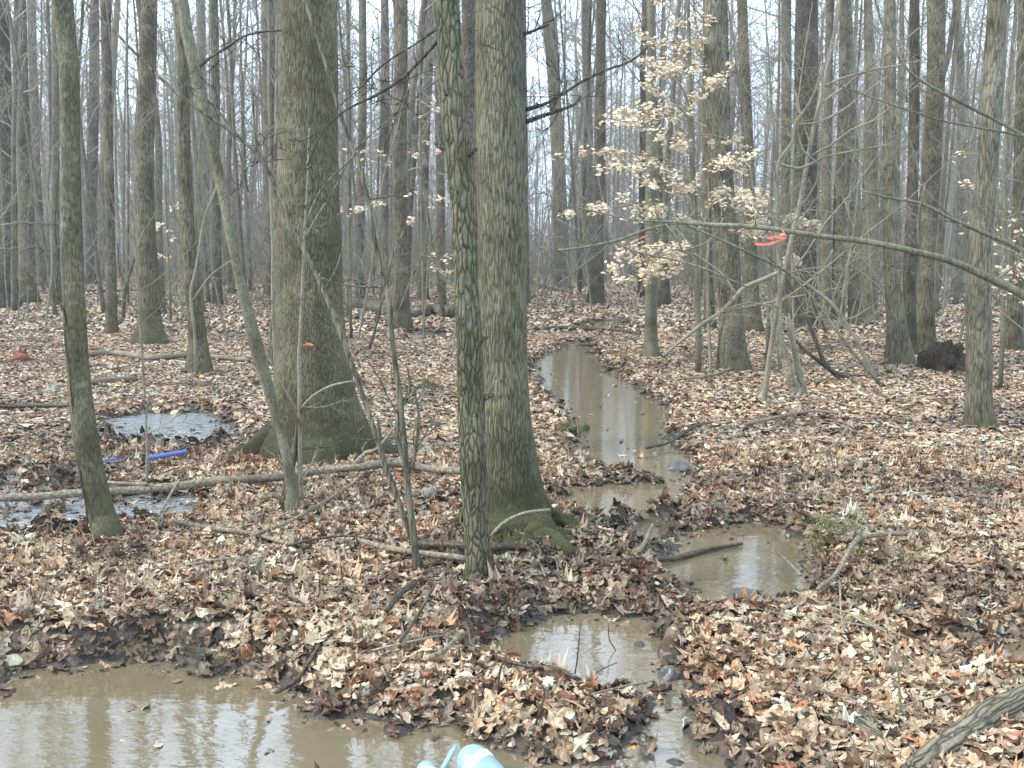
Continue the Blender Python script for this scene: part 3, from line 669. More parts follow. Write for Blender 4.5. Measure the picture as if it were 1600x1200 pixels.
# the long overhanging branch belongs to a sapling rooted beyond the right edge
Yb = 4.3
stem('overhanging_sapling', 'sapling bent low from the right edge, its long branch over the ground', 'sapling',
  [[(1960,1290,18.04,3.2),(1900,1100,18.04,3.4),(1820,800,17.22,3.7),(1730,580,16.40,4.0),(1660,500,15.58,4.2),(1600,462,13.94,Yb),(1540,432,12.30,Yb),(1480,406,10.66,Yb),(1390,383,9.84,Yb),(1300,371,8.20,Yb),(1200,358,7.38,Yb),(1120,351,6.56,Yb),(1060,349,5.74,Yb),(1010,359,4.92,Yb),(970,374,4.10,Yb),(930,383,4.10,Yb),(870,390,3.28,Yb)],
   at([(1130,352,4.10),(1065,347,3.28),(1000,345,3.28),(950,333,2.46),(905,322,2.46)], Yb), at([(1070,350,4.10),(1120,372,4.10),(1170,395,4.10),(1230,425,4.10),(1270,465,4.10),(1310,520,4.92),(1340,560,4.92),(1375,600,5.74)], Yb + .3),
   at([(958,378,3.28),(1000,395,3.28),(1060,407,3.28),(1110,425,3.28),(1165,450,2.46)], Yb), at([(958,378,2.46),(930,400,2.46),(890,430,1.64),(850,460,1.64)], Yb),
   at([(930,383,2.46),(905,360,1.64),(870,342,1.64)], Yb), at([(1040,350,3.28),(1060,375,3.28),(1066,392,2.46)], Yb), at([(1066,392,2.46),(1110,375,1.64),(1130,340,1.64)], Yb),
   at([(1220,358,2.46),(1270,325,1.64),(1330,300,1.64),(1400,292,1.23)], Yb), at([(1436,392,4.10),(1434,340,2.46),(1445,290,1.64)], Yb)], M['smooth'], n=12, twigs=16, tl=.3, seed=12)
stem('sapling', 'thin sapling arching in high from the right edge above the long branch', 'sapling',
  [[(1900,1100,14,3.9),(1850,700,12,4.3),(1740,500,10,4.7),(1600,395,8,5),(1540,365,7,5),(1490,342,6,5),(1440,318,5,5),(1400,312,4,5),(1350,298,3,5)],
   at([(1490,342,4),(1440,290,3),(1430,240,2),(1400,180,2)], 5.)], M['smooth'], twigs=10, tl=.4, seed=13)
stem('sapling', 'upper thin branch sweeping down to the right edge', 'sapling',
  [[(1880,1000,12,4.3),(1800,500,10,4.7),(1680,260,7,5.2),(1600,212,5,5.5),(1500,160,5,5.5),(1420,110,4,5.5),(1380,40,3,5.5),(1360,-20,3,5.5)],
   at([(1600,212,4),(1480,190,3),(1400,165,3),(1300,130,2)], 5.5)], M['smooth'], twigs=14, tl=.45, seed=14)
Yc = ground_Y(1040, 560)
stem('leaning_branch', 'pale dead branch propped on the ground right of the stream, tip raised', 'branch',
  [at([(1036,556,4),(1065,532,5),(1095,508,6),(1130,485,7),(1160,452,8),(1195,435,7),(1228,420,6)], Yc * .8), at([(1130,487,4),(1190,475,3),(1260,460,2)], Yc * .8), at([(1150,460,4),(1130,430,3),(1085,395,2)], Yc * .8)], M['twig'], twigs=8, tl=.4, seed=15)
Yd = ground_Y(1370, 592)
stem('leaning_branch', 'dark bent stem leaning left, foot by the dead brush on the right', 'branch',
  [at([(1330,592,8),(1300,580,8),(1285,560,7),(1270,520,6),(1250,475,5),(1225,430,4),(1200,400,3)], Yd), at([(1318,596,8),(1290,572,7),(1255,545,5),(1235,520,4)], Yd)], M['wetlog'], twigs=8, tl=.6, seed=16)
stem('leaning_branch', 'grey stem leaning left with its foot right of the dark bent stem', 'branch',
  [at([(1368,592,7),(1345,545,7),(1325,510,6),(1300,475,6),(1268,450,5),(1230,425,4)], Yd + .1)], M['twig'], twigs=6, tl=.6, seed=17)
stem('bush', 'tangle of fine bare shoots at the foot of the darkest thick tree', 'bush',
  [at([(1290,512,4),(1300,470,3),(1320,420,2),(1350,360,1.5)], 21)] + [at([(1262 + 8 * k, 515, 3), (1262 + 8 * k + random.uniform(-25, 40), 460, 2.5), (1262 + 8 * k + random.uniform(-50, 80), 390, 1.5)], 20 + k * .2) for k in range(13)], M['twig'], twigs=30, tl=1.2, seed=18, child='shoot')
# snag pair
Ys = ground_Y(1240, 612)
def snag(name, label, pl, mat, Y, n=14):
    P = np.array([[*dp(x, y, Y), w_ * mpp(Y) / 2] for x, y, w_ in pl]); Q = resample(P, .05)
    base = Q[-1, :3].copy(); base[2] = H(base[0], base[1]); root = empty(name, base, label, 'snag')
    mb = MB(); tube(mb, Q[:, :3] - base, Q[:, 3], n, lump(17, .45)); mb.obj('trunk', mat, root, smooth=False)
    mb = MB()
    for k in range(5):
        a = k * 1.26; d = np.array([math.cos(a), math.sin(a), 0]) * Q[0, 3] * .55
        tube(mb, [Q[0, :3] - base + d, Q[0, :3] - base + d * 1.1 + np.array([0, 0, random.uniform(.03, .13)])], [Q[0, 3] * .45, .003], 5)
    mb.obj('splinters', mat, root, smooth=False)
snag('broken_snag', 'rotten brown broken stub leaning left on the open litter', [(1209,492,14),(1218,530,13),(1230,575,13),(1244,614,20)], M['log'], Ys)
snag('broken_snag', 'thinner grey broken stub beside the rotten brown one', [(1232,500,8),(1240,545,9),(1249,585,10),(1256,617,13)], M['twig'], Ys + .1)

def limb(label, mat, polys, Y, tw=6, seed=1):
    r_ = find(label); b = np.array(r_.location); rg = np.random.default_rng(seed)
    for pl in polys:
        Q = resample(np.array([[*dp(x, y, Y + dy), w_ * mpp(Y) / 2] for x, y, w_, dy in pl]), .06)
        mb = MB(); tube(mb, Q[:, :3] - b, Q[:, 3], 8, lump(3, .15))
        for k in range(tw):
            j = int(rg.integers(len(Q) // 4, len(Q))) ; d = rg.normal(0, 1, 3); d[1] *= .5
            grow(mb, Q[min(j, len(Q) - 1), :3] - b, d, rg.uniform(.15, .5), max(.0018, Q[min(j, len(Q) - 1), 3] * .4), 0, rg, [(6, .14, .03, 4, .5, 4), (4, .2, .02, 2, .5, 3), (3, .2, 0, 0, 0, 3)])
        mb.obj('branch', mat, r_)
def tY(label): return find(label).location[1]
a_ = 'thin pale tree leaning left and crossing in front of the massive oak'
limb(a_, M['dark'], [[(308,108,5,0),(330,88,5,-.05),(352,76,4,-.1),(378,58,3.5,-.15),(410,50,3,-.2),(440,48,2,-.25)], [(318,150,4,0),(350,185,3,-.1),(372,230,3,-.2),(388,300,2,-.3)]], tY(a_), 6, 1)
a_ = 'slimmer tree with rough plated bark leaning in front of the thick ridged tree'
limb(a_, M['dark'], [[(686,62,6,0),(665,85,5,.05),(640,112,5,.1),(612,135,4,.1),(575,155,4,.1),(540,172,3,.1),(505,205,2.5,.1),(480,260,2,.1)], [(690,40,4,0),(650,68,3,.1),(600,100,3,.2),(560,140,2,.3),(500,190,2,.3)]], tY(a_), 7, 2)
a_ = 'thick straight tree with ridged bark and mossy foot beside the stream'
limb(a_, M['dark'], [[(816,172,7,0),(845,165,5,0),(872,152,4,0),(905,130,4,0),(945,110,3.5,0),(985,96,3,0),(1012,74,2.5,0)], [(818,192,7,0),(845,182,6,0),(875,172,5,0),(898,163,4,0),(908,150,3,0)], [(812,55,6,0),(835,48,4,0),(858,38,3,0)]], tY(a_), 6, 3)
stem('sapling', 'crooked pale sapling with zigzag limbs before the darkest thick tree', 'sapling',
  [at([(1222,560,6),(1218,450,6),(1214,340,5),(1216,255,5),(1238,222,5),(1243,192,5),(1262,165,4),(1278,130,4),(1300,62,3),(1310,-10,2)], 9.2), at([(1216,255,4),(1250,262,4),(1290,245,3),(1340,235,2.5),(1390,225,2)], 9.2),
   at([(1243,192,4),(1255,235,4),(1280,262,3),(1262,308,2.5),(1236,330,2)], 9.2), at([(1245,195,3),(1280,190,3),(1320,170,3),(1345,150,2),(1385,120,2)], 9.2)], M['twig'], twigs=22, tl=.7, seed=71)
# ------------------------------------------------------------------ fallen logs and sticks
def fallen(name, label, pl, mat, lift=0., n=10, side=(), cat='log', am=.12):
    P = []
    for x, y, w_ in pl:
        q = gp(x, y, lift + .02); r = w_ * mpp(q[1]) / 2
        P.append([q[0], q[1], max(H(q[0], q[1]), ZW - .01) + r * .7 + lift + .018, r])
    Q = resample(np.array(P), .04); 
    base = Q[0, :3].copy(); root = empty(name, base, label, cat) if side else None
    mb = MB(); tube(mb, Q[:, :3] - base, Q[:, 3], n, lump(23, am))
    if root: mb.obj('trunk', mat, root)
    else:
        from mathutils import Vector
        qt = Vector(Q[-1, :3] - Q[0, :3]).to_track_quat('Z', 'Y'); Rm = np.array(qt.to_matrix())
        mb.v = [v @ Rm for v in mb.v]; o = mb.obj(name, mat); o.rotation_mode = 'QUATERNION'; o.rotation_quaternion = qt
        o.location = base; tag(o, label, cat); return o
    for sp in side:
        P = []
        for x, y, w_, zz in sp:
            q = gp(x, y, zz); P.append([*q, w_ * mpp(q[1]) / 2])
        Q = resample(np.array(P), .04); mb = MB(); tube(mb, Q[:, :3] - base, Q[:, 3], 7); mb.obj('branch', mat, root)
    return root
fallen('fallen_log', 'long thin pale log lying across the left wet ground to the paired trees', [(-60,768,12),(40,764,12),(130,758,13),(230,752,13),(330,746,14),(430,742,14),(500,735,12),(560,732,12),(620,725,15),(665,730,13),(722,740,12)], M['log'], .05,
  side=[[(552,728,9,.08),(572,708,8,.14),(590,700,5,.2),(625,655,2,.35)], [(230,757,8,.05),(190,755,6,.05),(150,752,5,.04)], [(280,750,5,.05),(262,780,4,.02),(245,812,4,0)]])
fallen('fallen_stick', 'pale stick lying left of the rough plated tree, thicker end to the left', [(560,846,7),(610,858,9),(660,866,9),(725,878,10)], M['log'], .03, cat='stick', side=[[(600,825,5,.1),(612,845,6,.06),(620,860,6,.03)]])
fallen('fallen_log', 'dark wet log passing behind the foot of the rough plated tree', [(655,852,13),(700,860,15),(760,866,13),(820,866,10),(868,876,8)], M['wetlog'], .02)
fallen('fallen_stick', 'thin grey diagonal stick in front of the fallen long log', [(400,832,6),(450,815,6),(500,785,5),(545,755,5),(575,728,4)], M['log'], .04, cat='stick')
fallen('fallen_stick', 'brown stick on the leaves below the leaning tree', [(268,812,7),(330,822,8),(390,831,7),(455,850,5)], M['log'], .02, cat='stick')
fallen('fallen_stick', 'curved twig arching over leaves toward the centre', [(455,850,4),(500,842,4),(550,838,3),(600,845,3)], M['wetlog'], .03, cat='stick')
fallen('fallen_log', 'straight pale log lying behind the green barked tree', [(135,554,9),(180,552,9),(240,560,9),(300,556,8),(390,562,7)], M['log'], .02)
fallen('fallen_stick', 'dark short log at the left of the green barked tree foot', [(-20,636,6),(50,634,7),(110,635,6)], M['wetlog'], .01, cat='stick')
fallen('fallen_stick', 'short log right behind the green barked tree at mid height', [(140,596,9),(180,592,9),(215,590,6)], M['log'], .01, cat='stick')
fallen('fallen_log', 'thick far log right of the oak, half sunk in leaves', [(528,474,14),(570,482,18),(610,490,18),(650,494,14)], M['brown'], 0)
fallen('fallen_log', 'mossy brown mound log behind the rough plated tree', [(640,496,8),(675,490,20),(712,494,18)], M['brown'], 0)
fallen('fallen_log', 'thin far log lying along the back of the wood on the left', [(60,458,5),(130,458,6),(220,455,5)], M['wetlog'], 0)
fallen('fallen_log', 'thin far log behind the leaning tree', [(310,452,5),(360,455,5),(410,450,4)], M['wetlog'], 0)
fallen('fallen_log', 'thick bark covered log in the bottom right corner', [(1425,1222,40),(1480,1184,46),(1540,1145,48),(1630,1090,46)], M['corner'], -.035, n=48, am=.12)
fallen('wood_chunk', 'splintered grey wood chunk left of the corner log', [(1312,1130,20),(1345,1150,30),(1385,1172,22)], M['corner'], -.03, n=14, cat='wood', am=.6)
fallen('fallen_branch', 'bent grey branch on the bank right of the stream', [(1278,925,7),(1305,900,7),(1338,858,9),(1370,845,8),(1416,838,7)], M['log'], .05, cat='branch', side=[[(1345,855,9,.07),(1343,830,7,.16)], [(1340,860,6,.06),(1370,885,4,.03)]])
fallen('fallen_stick', 'pale peeled stick standing tilted in the narrows of the stream', [(998,858,8),(1008,835,7),(1020,803,6)], M['log'], .06, cat='stick')
fallen('fallen_log', 'black waterlogged log along the upper edge of the right pool', [(1000,862,8),(1050,856,9),(1100,843,8),(1160,832,5)], M['wetlog'], .0)
fallen('fallen_log', 'dark log end jutting into the middle pool from mossy roots', [(895,804,9),(930,804,11),(966,800,8)], M['wetlog'], .02)
fallen('fallen_stick', 'thin dark stick lying in the long pool from the right bank', [(1010,688,5),(1045,680,5),(1085,668,5),(1110,660,4)], M['wetlog'], .03, cat='stick')
fallen('fallen_stick', 'long thin stick on open litter right of the long pool', [(1165,662,5),(1220,652,5),(1270,644,5),(1310,646,4)], M['log'], .03, cat='stick')
fallen('fallen_stick', 'forked pale twig on the open litter at right', [(1290,705,5),(1310,688,4),(1328,660,3)], M['log'], .05, cat='stick', side=[[(1292,705,4,.05),(1320,722,4,.03),(1355,735,3,.03)]])
fallen('fallen_stick', 'pale twig across the right pool corner', [(1216,845,5),(1232,858,4),(1252,878,4)], M['log'], .05, cat='stick')
fallen('fallen_stick', 'dark grey knobby stick on the near left bank leaves', [(605,978,9),(625,955,10),(648,935,12)], M['wetlog'], .05, cat='stick')
fallen('fallen_stick', 'slim brown stick right of the dark grey knobby stick', [(625,1010,5),(650,985,6),(678,948,5)], M['brown'], .06, cat='stick')
fallen('fallen_stick', 'crooked grey stick at the left end of the small pool', [(672,1042,8),(700,1028,8),(715,1010,7),(722,990,5)], M['log'], .05, cat='stick')
fallen('fallen_stick', 'black stick along the lower edge of the small pool', [(775,1035,6),(820,1048,7),(870,1062,8),(900,1072,6)], M['wetlog'], .03, cat='stick')
fallen('fallen_stick', 'thin straight stick spanning the right of the small pool', [(925,1088,3.5),(975,1062,3.5),(1022,1040,3)], M['log'], .06, cat='stick')
fallen('fallen_stick', 'dark stick under the left bank by the large near pool', [(430,1055,6),(465,1040,8),(500,1025,7)], M['wetlog'], .02, cat='stick')
fallen('fallen_log', 'low log across the far stream behind the bend', [(850,515,6),(900,512,7),(960,516,6),(1000,522,5)], M['brown'], .02)
fallen('fallen_stick', 'dark stick over the far end of the long pool', [(900,534,4),(930,534,5),(950,531,4)], M['wetlog'], .02, cat='stick')
fallen('fallen_stick', 'pale stick at the foot of the furrowed brown tree', [(1060,592,4),(1110,585,5),(1160,567,4)], M['log'], .03, cat='stick')
fallen('fallen_log', 'dark fallen branch far behind the left side of the long pool', [(825,443,5),(850,452,6),(880,458,6)], M['wetlog'], .02)
# reeds in the small pool
for lb, pl in [('tallest thin stalk standing in the small pool', [(895,1075,3),(902,1030,2.5),(907,975,2)]), ('bent thin stalk hooking down over the small pool', [(962,1016,2),(952,1000,2),(951,975,2)]),
               ('curved thin stalk bowing right over the small pool', [(918,1075,2.5),(930,1052,2.2),(964,1035,1.8)])]:
    stem('dry_stalk', lb, 'stalk', [at(pl, gp(pl[0][0], pl[0][1], ZW)[1])], M['wetlog'], n=5, wob=.001, seed=len(lb))
Yq = ground_Y(1408, 1120)
stem('dry_stalk', 'upright pale stalk standing in leaves at the lower right', 'stalk', [at([(1408,1128,5),(1405,1080,4),(1402,1035,4),(1396,1005,3)], Yq)], M['log'], n=6, wob=.002, seed=31)
stem('dry_stalk', 'dark bowed stalks rising from leaves left of the bottom stream', 'stalk', [at([(838,1130,4),(850,1090,4),(850,1075,3),(828,1055,3)], ground_Y(838,1130))], M['wetlog'], n=6, wob=.002, seed=32)
stem('dry_stalk', 'short dark crooked stalk standing above the bottom pale tubes', 'stalk', [at([(778,1085,4),(780,1055,4),(787,1030,3)], ground_Y(778,1090))], M['wetlog'], n=6, wob=.002, seed=33)
stem('dry_stalk', 'arching bare stem over mossy roots of the ridged tree', 'stalk', [at([(768,838,7),(785,818,6),(815,803,6),(860,797,5)], ground_Y(768,845))], M['twig'], n=7, wob=.002, seed=34)
for k, (x, y0, y1, lb) in enumerate([(537,700,655,'pale stub stick leaning at the oak foot, left one'), (570,712,690,'short white peg stick at the oak foot'), (555,705,665,'thin angled twig at the oak foot between two pegs'), (596,692,650,'grassy thin shoot at right buttress of the oak')]):
    stem('dry_stalk', lb, 'stalk', [at([(x,y0,5 - k % 2 * 1.5),(x - 3,(y0 + y1) / 2,4),(x - 6 + 10 * (k % 3),y1,2)], ground_Y(x, y0 + 4))], M['log'], n=6, wob=.002, seed=40 + k)

# ------------------------------------------------------------------ stumps, rocks, moss
def blob(name, label, cat, x, y, wpx, hpx, mat, sd=0, am=.25, flat=1., dens=24, sink=.25, parent=None):
    q = gp(x, y, 0); s = mpp(q[1]); rx = wpx * s / 2; rz = hpx * s * .75
    u = np.linspace(0, 2 * math.pi, dens, endpoint=False); v = np.linspace(-.5, math.pi / 2, dens // 2)
    U, V = np.meshgrid(u, v); cx = np.cos(U) * np.cos(V); cy = np.sin(U) * np.cos(V); cz = np.sin(V)
    f = 1 + am * (vn(cx * 2.3 + 5, cy * 2.3 + cz * 2, sd) + .5 * vn(cx * 6 + 5, cy * 6 + cz * 5, sd + 1) + .3 * vn(cx * 14, cy * 14 + cz * 12, sd + 2))
    P = np.stack([cx * rx * f, cy * rx * f * flat, (cz * f) * rz], -1).reshape(-1, 3)
    i = np.arange(V.shape[0] - 1)[:, None] * dens; k = np.arange(dens)[None]; k2 = (k + 1) % dens
    Q = np.stack([i + k, i + k2, i + dens + k2, i + dens + k], -1).reshape(-1, 4)
    mb = MB(); mb.add(P, Q); o = mb.obj(name, mat)
    o.location = (q[0], q[1] + rx * .6, max(H(q[0], q[1]), ZW - .02) - rz * .05); return tag(o, label, cat)
blob('rock', 'dark rounded rock at the left edge of the long pool', 'rock', 927, 728, 30, 24, M['rock'], 1)
blob('rock', 'dark flat rock at the right edge of the long pool', 'rock', 1062, 724, 42, 20, M['rock'], 2)
blob('rock', 'small dark rock above the flat rock on the right bank', 'rock', 1026, 698, 14, 10, M['rock'], 3)
blob('rock', 'mossy grey rock in leaves left of the green barked tree', 'rock', 80, 612, 24, 16, M['palerock'], 4)
blob('rock', 'small brown rock sitting in the left shallow wet patch', 'rock', 270, 680, 22, 12, M['rock'], 5)
blob('rock', 'dark wet rock lump at the outlet of the small pool', 'rock', 1045, 1040, 34, 34, M['rock'], 6)
blob('rock', 'tan rounded rock by the dark puddle at the right edge', 'rock', 1587, 1052, 34, 30, M['palerock'], 7)
blob('rock', 'blue grey rock under the long fallen log near paired trees', 'rock', 668, 770, 26, 26, M['palerock'], 8)
blob('rock', 'pale flat stone far left behind knobby trunk', 'rock', 160, 448, 14, 9, M['palerock'], 9)
blob('rock', 'grey flat stone behind the paired trees with moss beside', 'rock', 662, 612, 24, 10, M['palerock'], 10)
blob('moss_clump', 'bright moss clump on the ground beyond the stone near paired trees', 'moss', 668, 606, 34, 12, M['moss'], 11, .3)
blob('moss_clump', 'bright moss cushion at the foot of the ridged tree', 'moss', 818, 862, 60, 26, M['moss'], 12, .35)
blob('moss_clump', 'moss cushion on roots nearest the middle pool', 'moss', 880, 852, 50, 24, M['moss'], 13, .35)
blob('moss_clump', 'moss patch below the bent grey branch on the right bank', 'moss', 1385, 893, 60, 20, M['moss'], 14, .4)
blob('moss_clump', 'mossy tuft on the bank at the right pool corner', 'moss', 1312, 852, 44, 16, M['moss'], 15, .4)
blob('moss_clump', 'mossy hump on the left bank of the long pool', 'moss', 880, 672, 34, 18, M['moss'], 16, .35)
blob('moss_clump', 'mossy hummock in the far stream behind the bend', 'moss', 915, 508, 26, 14, M['moss'], 17, .35)
blob('moss_clump', 'dark hummock topped by brown leaves in the far stream', 'moss', 975, 500, 26, 10, M['wetlog'], 18, .35)
blob('rock', 'dark flat slab with pale top in the right pool', 'rock', 1170, 915, 78, 16, M['rock'], 31, .3, flat=.5)
blob('rock', 'small grey stone by the outlet under leaves', 'rock', 1120, 700, 20, 8, M['palerock'], 32, .3)
# hollow stump beside the right furrowed tree
st = blob('mossy_stump', 'dark hollow mossy stump between two trees on the right', 'stump', 1482, 580, 66, 58, M['stump'], 19, .45, dens=40)
mbs = MB(); rgx = np.random.default_rng(5)
for k in range(14):
    a = rgx.uniform(0, 6.28); r0 = .17
    tube(mbs, [[r0 * math.cos(a), r0 * math.sin(a), .02], [r0 * .85 * math.cos(a), r0 * .85 * math.sin(a), .2], [r0 * .7 * math.cos(a), r0 * .7 * math.sin(a), rgx.uniform(.27, .38)]], [.05, .035, .008], 6)
mbs.obj('bark_ridge', M['oak'], st, smooth=False)
mbs = MB()
st2 = blob('rotten_stump', 'reddish rotten stump spike at the far left in the leaves', 'stump', 28, 565, 36, 18, M['redwood'], 20, .4)
for k in range(9):
    a = rgx.uniform(0, 6.28); q = np.array([.06 * math.cos(a) + .03, .06 * math.sin(a), 0])
    tube(mbs, [q, q * .9 + [0, 0, .1], q * .6 + [.01, 0, rgx.uniform(.14, .3)]], [.05, .03, .005], 5)
mbs.obj('splinter', M['redwood'], st2, smooth=False)
blob('rotten_stump', 'mossy cut log end on the left bank of the long pool', 'stump', 903, 664, 36, 20, M['brown'], 21, .3)

# ------------------------------------------------------------------ man-made bits
def straight(name, label, cat, pts, r, mat, n=16, cap=True):
    o = MB(); P = np.array(pts); tube(o, P - P[0], [r] * len(P), n); ob_ = o.obj(name, mat); ob_.location = P[0]; return tag(ob_, label, cat)
a, b = gp(230, 716, .075), gp(289, 706, .08)
pipe = empty('blue_pipe', a, 'bright blue plastic pipe piece poking from leaves beyond the long log', 'pipe')
mbp = MB(); d = (b - a); P = np.array([a - d * .02, a + d * .5, b]); n = 24
rr_, ri = .017, .014
tube(mbp, P - a, [rr_] * 3, n, cap=False); tube(mbp, (P - a)[::-1], [ri] * 3, n, cap=False); mbp.obj('pipe', M['blue'], pipe)
mbp = MB(); tube(mbp, [b - a - d * .06, b - a + d * .01], [rr_ + .004] * 2, n, cap=False); mbp.obj('rim', M['blue'], pipe)
a2, b2 = gp(150, 721, .06), gp(192, 716, .06)
straight('blue_pipe', 'smaller faded blue pipe piece behind the green barked tree', 'pipe', [a2, b2], .007, M['blue'])
# pale tubes by the near pool
def bottle(label, x0, y0, x1, y1, Y0, Y1, wpx):
    A = dp(x0, y0, Y0); B = dp(x1, y1, Y1); ax = B - A; L = np.linalg.norm(ax); ax /= L; r = wpx * mpp(Y0) / 2
    t = np.array([0, .15, .4, .7, .9, 1.0, 1.3, 1.9, 2, 3, 4, 6, 12, 12.05]) * r
    pr = np.array([.02, .45, .75, .92, .98, 1, 1, 1, 1, 1, 1, 1, 1, .1]) * r
    root = empty('sampling_tube', B, label, 'plastic tube', 'pale tubes in the near pool')
    mb = MB(); tube(mb, A - B + ax[None] * t[:, None], pr, 40, cap=True); mb.obj('tube', M['teal'], root)
    mb = MB(); tt = np.array([1.15, 1.18, 1.62, 1.65]) * r; tube(mb, A - B + ax[None] * tt[:, None], np.array([1.0, 1.035, 1.035, 1.0]) * r, 40, cap=False); mb.obj('band', M['white'], root)
    return root
bottle('larger pale teal rounded tube with a white band, bottom centre', 722, 1172, 796, 1250, 3.05, 2.9, 58)
bt2 = bottle('smaller pale teal tube with a white band left of the larger', 664, 1190, 672, 1244, 3.0, 2.9, 34)
B0 = np.array(bt2.location); mbp = MB(); tube(mbp, [dp(690, 1205, 2.98) - B0, dp(705, 1178, 3.02) - B0, dp(712, 1166, 3.04) - B0], [.009, .009, .007], 10); mbp.obj('connector', M['teal'], bt2)
# ribbons tied on the branch
def ribbon(label, polys, wd):
    base = dp(*polys[0][0]); root = empty('flagging_ribbon', base, label, 'ribbon')
    for pl in polys:
        P = resample(np.array([dp(*p) for p in pl]), .008) - base; n = len(P)
        up = np.array([0, .35, 1.]); off = up[None] * wd * (1 + .3 * np.sin(np.arange(n) * .8))[:, None]
        V = np.vstack([P - off / 2, P + off / 2, P - off / 2 + [0, .001, 0], P + off / 2 + [0, .001, 0]]); k = np.arange(n - 1)
        mb = MB(); mb.add(V, np.vstack([np.stack([k, k + 1, n + k + 1, n + k], 1), np.stack([2 * n + k, 3 * n + k, 3 * n + k + 1, 2 * n + k + 1], 1)])); mb.obj('tail', M['ribbon'], root)
ribbon('bright orange flagging ribbon tied on the long low branch', [[(1222, 358, 4.28), (1228, 372, 4.26), (1212, 370, 4.25), (1200, 372, 4.25)], [(1226, 372, 4.27), (1212, 378, 4.25), (1195, 382, 4.24), (1180, 381, 4.24)]], .008)
ribbon('faded pink ribbon scrap by the smooth grey tree', [[(1012, 368, 4.26), (1002, 372, 4.26), (990, 377, 4.27)]], .004)
# dead leaf stuck on the oak
mbp = MB(); scatter(mbp, np.array([0.]), np.array([0.]), np.array([0.]), np.array([[0, -1., .2]]), np.array([.085]), T2[:1], np.array([[.30, .12, .06]]), np.array([.1]))
q = dp(482, 540, oak.location[1] - .33); o = mbp.obj('stuck_leaf', M['leaf']); o.location = q; tag(o, 'single rusty orange leaf stuck on the oak bark', 'leaf')

TB = []
for k in range(6):
    t_ = np.linspace(0, 1, 5); w_ = np.array([.02, .2, .25, .17, .01]); X_ = np.array([-1, 0, 1])[None] * w_[:, None]; Y_ = np.repeat((t_ - .5)[:, None], 3, 1)
    Z_ = -np.abs(X_) * rng.uniform(.2, .9) - rng.uniform(.1, .6) * Y_ ** 2; i_ = np.arange(4)[:, None] * 3; k_ = np.arange(2)[None]
    TB.append((np.stack([X_, Y_, Z_], -1).reshape(-1, 3), np.stack([i_ + k_, i_ + k_ + 1, i_ + 4 + k_, i_ + 3 + k_], -1).reshape(-1, 4)))
# ------------------------------------------------------------------ beech saplings holding pale leaves
def beech(label, pxs, leafiness, Y, mats, seed, sprays, group=None):
    rg = np.random.default_rng(seed)
    root_p = dp(*pxs[-1][:2], Y); root_p[2] = H(root_p[0], root_p[1])
    root = empty('beech_sapling', root_p, label, 'beech sapling', group)
    P = np.array([[*dp(x, y, Y), w_ * mpp(Y) / 2] for x, y, w_ in pxs[::-1]]); Q = resample(P, .2)
    mb = MB(); Q[0, 2] = root_p[2] - .05; tube(mb, Q[:, :3] - root_p, Q[:, 3], 8); mb.obj('trunk', M['smooth'], root)
    tw = MB(); lf = MB(); pts = []
    for (x0, y0, x1, y1) in sprays:
        A = dp(x0, y0, Y); B = dp(x1, y1, Y + rg.normal(0, .8)); L = np.linalg.norm(B - A)
        n = 10; f = np.linspace(0, 1, n)[:, None]; PP_ = A + (B - A) * f + np.array([0, 0, 1]) * (np.sin(f * math.pi) * L * .06) + rg.normal(0, .02, (n, 3)) * L * .3
        tube(tw, PP_ - root_p, np.linspace(.010, .003, n), 5, cap=False)
        for k in range(int(L * 7)):
            ff = rg.uniform(.1, 1); j = min(int(ff * (n - 1)), n - 2); q = PP_[j] + (PP_[j + 1] - PP_[j]) * (ff * (n - 1) - j)
            dd = (B - A) / L + rg.normal(0, .7, 3) * np.array([1, 1, .35]); dd /= np.linalg.norm(dd); l2 = rg.uniform(.15, .55) * (1.1 - .5 * ff)
            R2 = q + dd * l2 * np.linspace(0, 1, 4)[:, None] + rg.normal(0, .01, (4, 3)); tube(tw, R2 - root_p, [.004, .003, .0025, .002], 3, cap=False)
            for m_ in range(rg.poisson(leafiness * 6)): pts.append(R2[0] + (R2[-1] - R2[0]) * rg.uniform(.2, 1) + rg.normal(0, .028, 3))
    tw.obj('branch', M['twig'], root)
    pts = np.array(pts) - root_p; n = len(pts); pts[:, 2] -= .03
    col = np.array([(.58, .45, .29), (.66, .54, .37), (.47, .32, .18), (.70, .60, .44)])[rg.integers(0, 4, n)] * rg.uniform(.8, 1.1, (n, 1))
    scatter(lf, pts[:, 0], pts[:, 1], pts[:, 2], np.tile([0, -.6, 1.], (n, 1)), (.0044 * Y + .010) * rg.uniform(.7, 1.25, n), TB, col, np.full(n, .5))
    tag(lf.obj('leaves', M['beech'], root, smooth=False), kind='stuff'); return root
rb_ = np.random.default_rng(55)
def spr(x0, y0, x1, y1, n, xt, sp=(60, 160), dr=.12):
    out = []
    for k in range(n):
        y = y0 + (y1 - y0) * (k + .5) / n + rb_.uniform(-8, 8); s = -1 if rb_.random() < .6 else 1; L = rb_.uniform(*sp)
        out.append((xt, y, xt + s * L, y + rb_.uniform(-.35, .15) * L + dr * L))
    return out
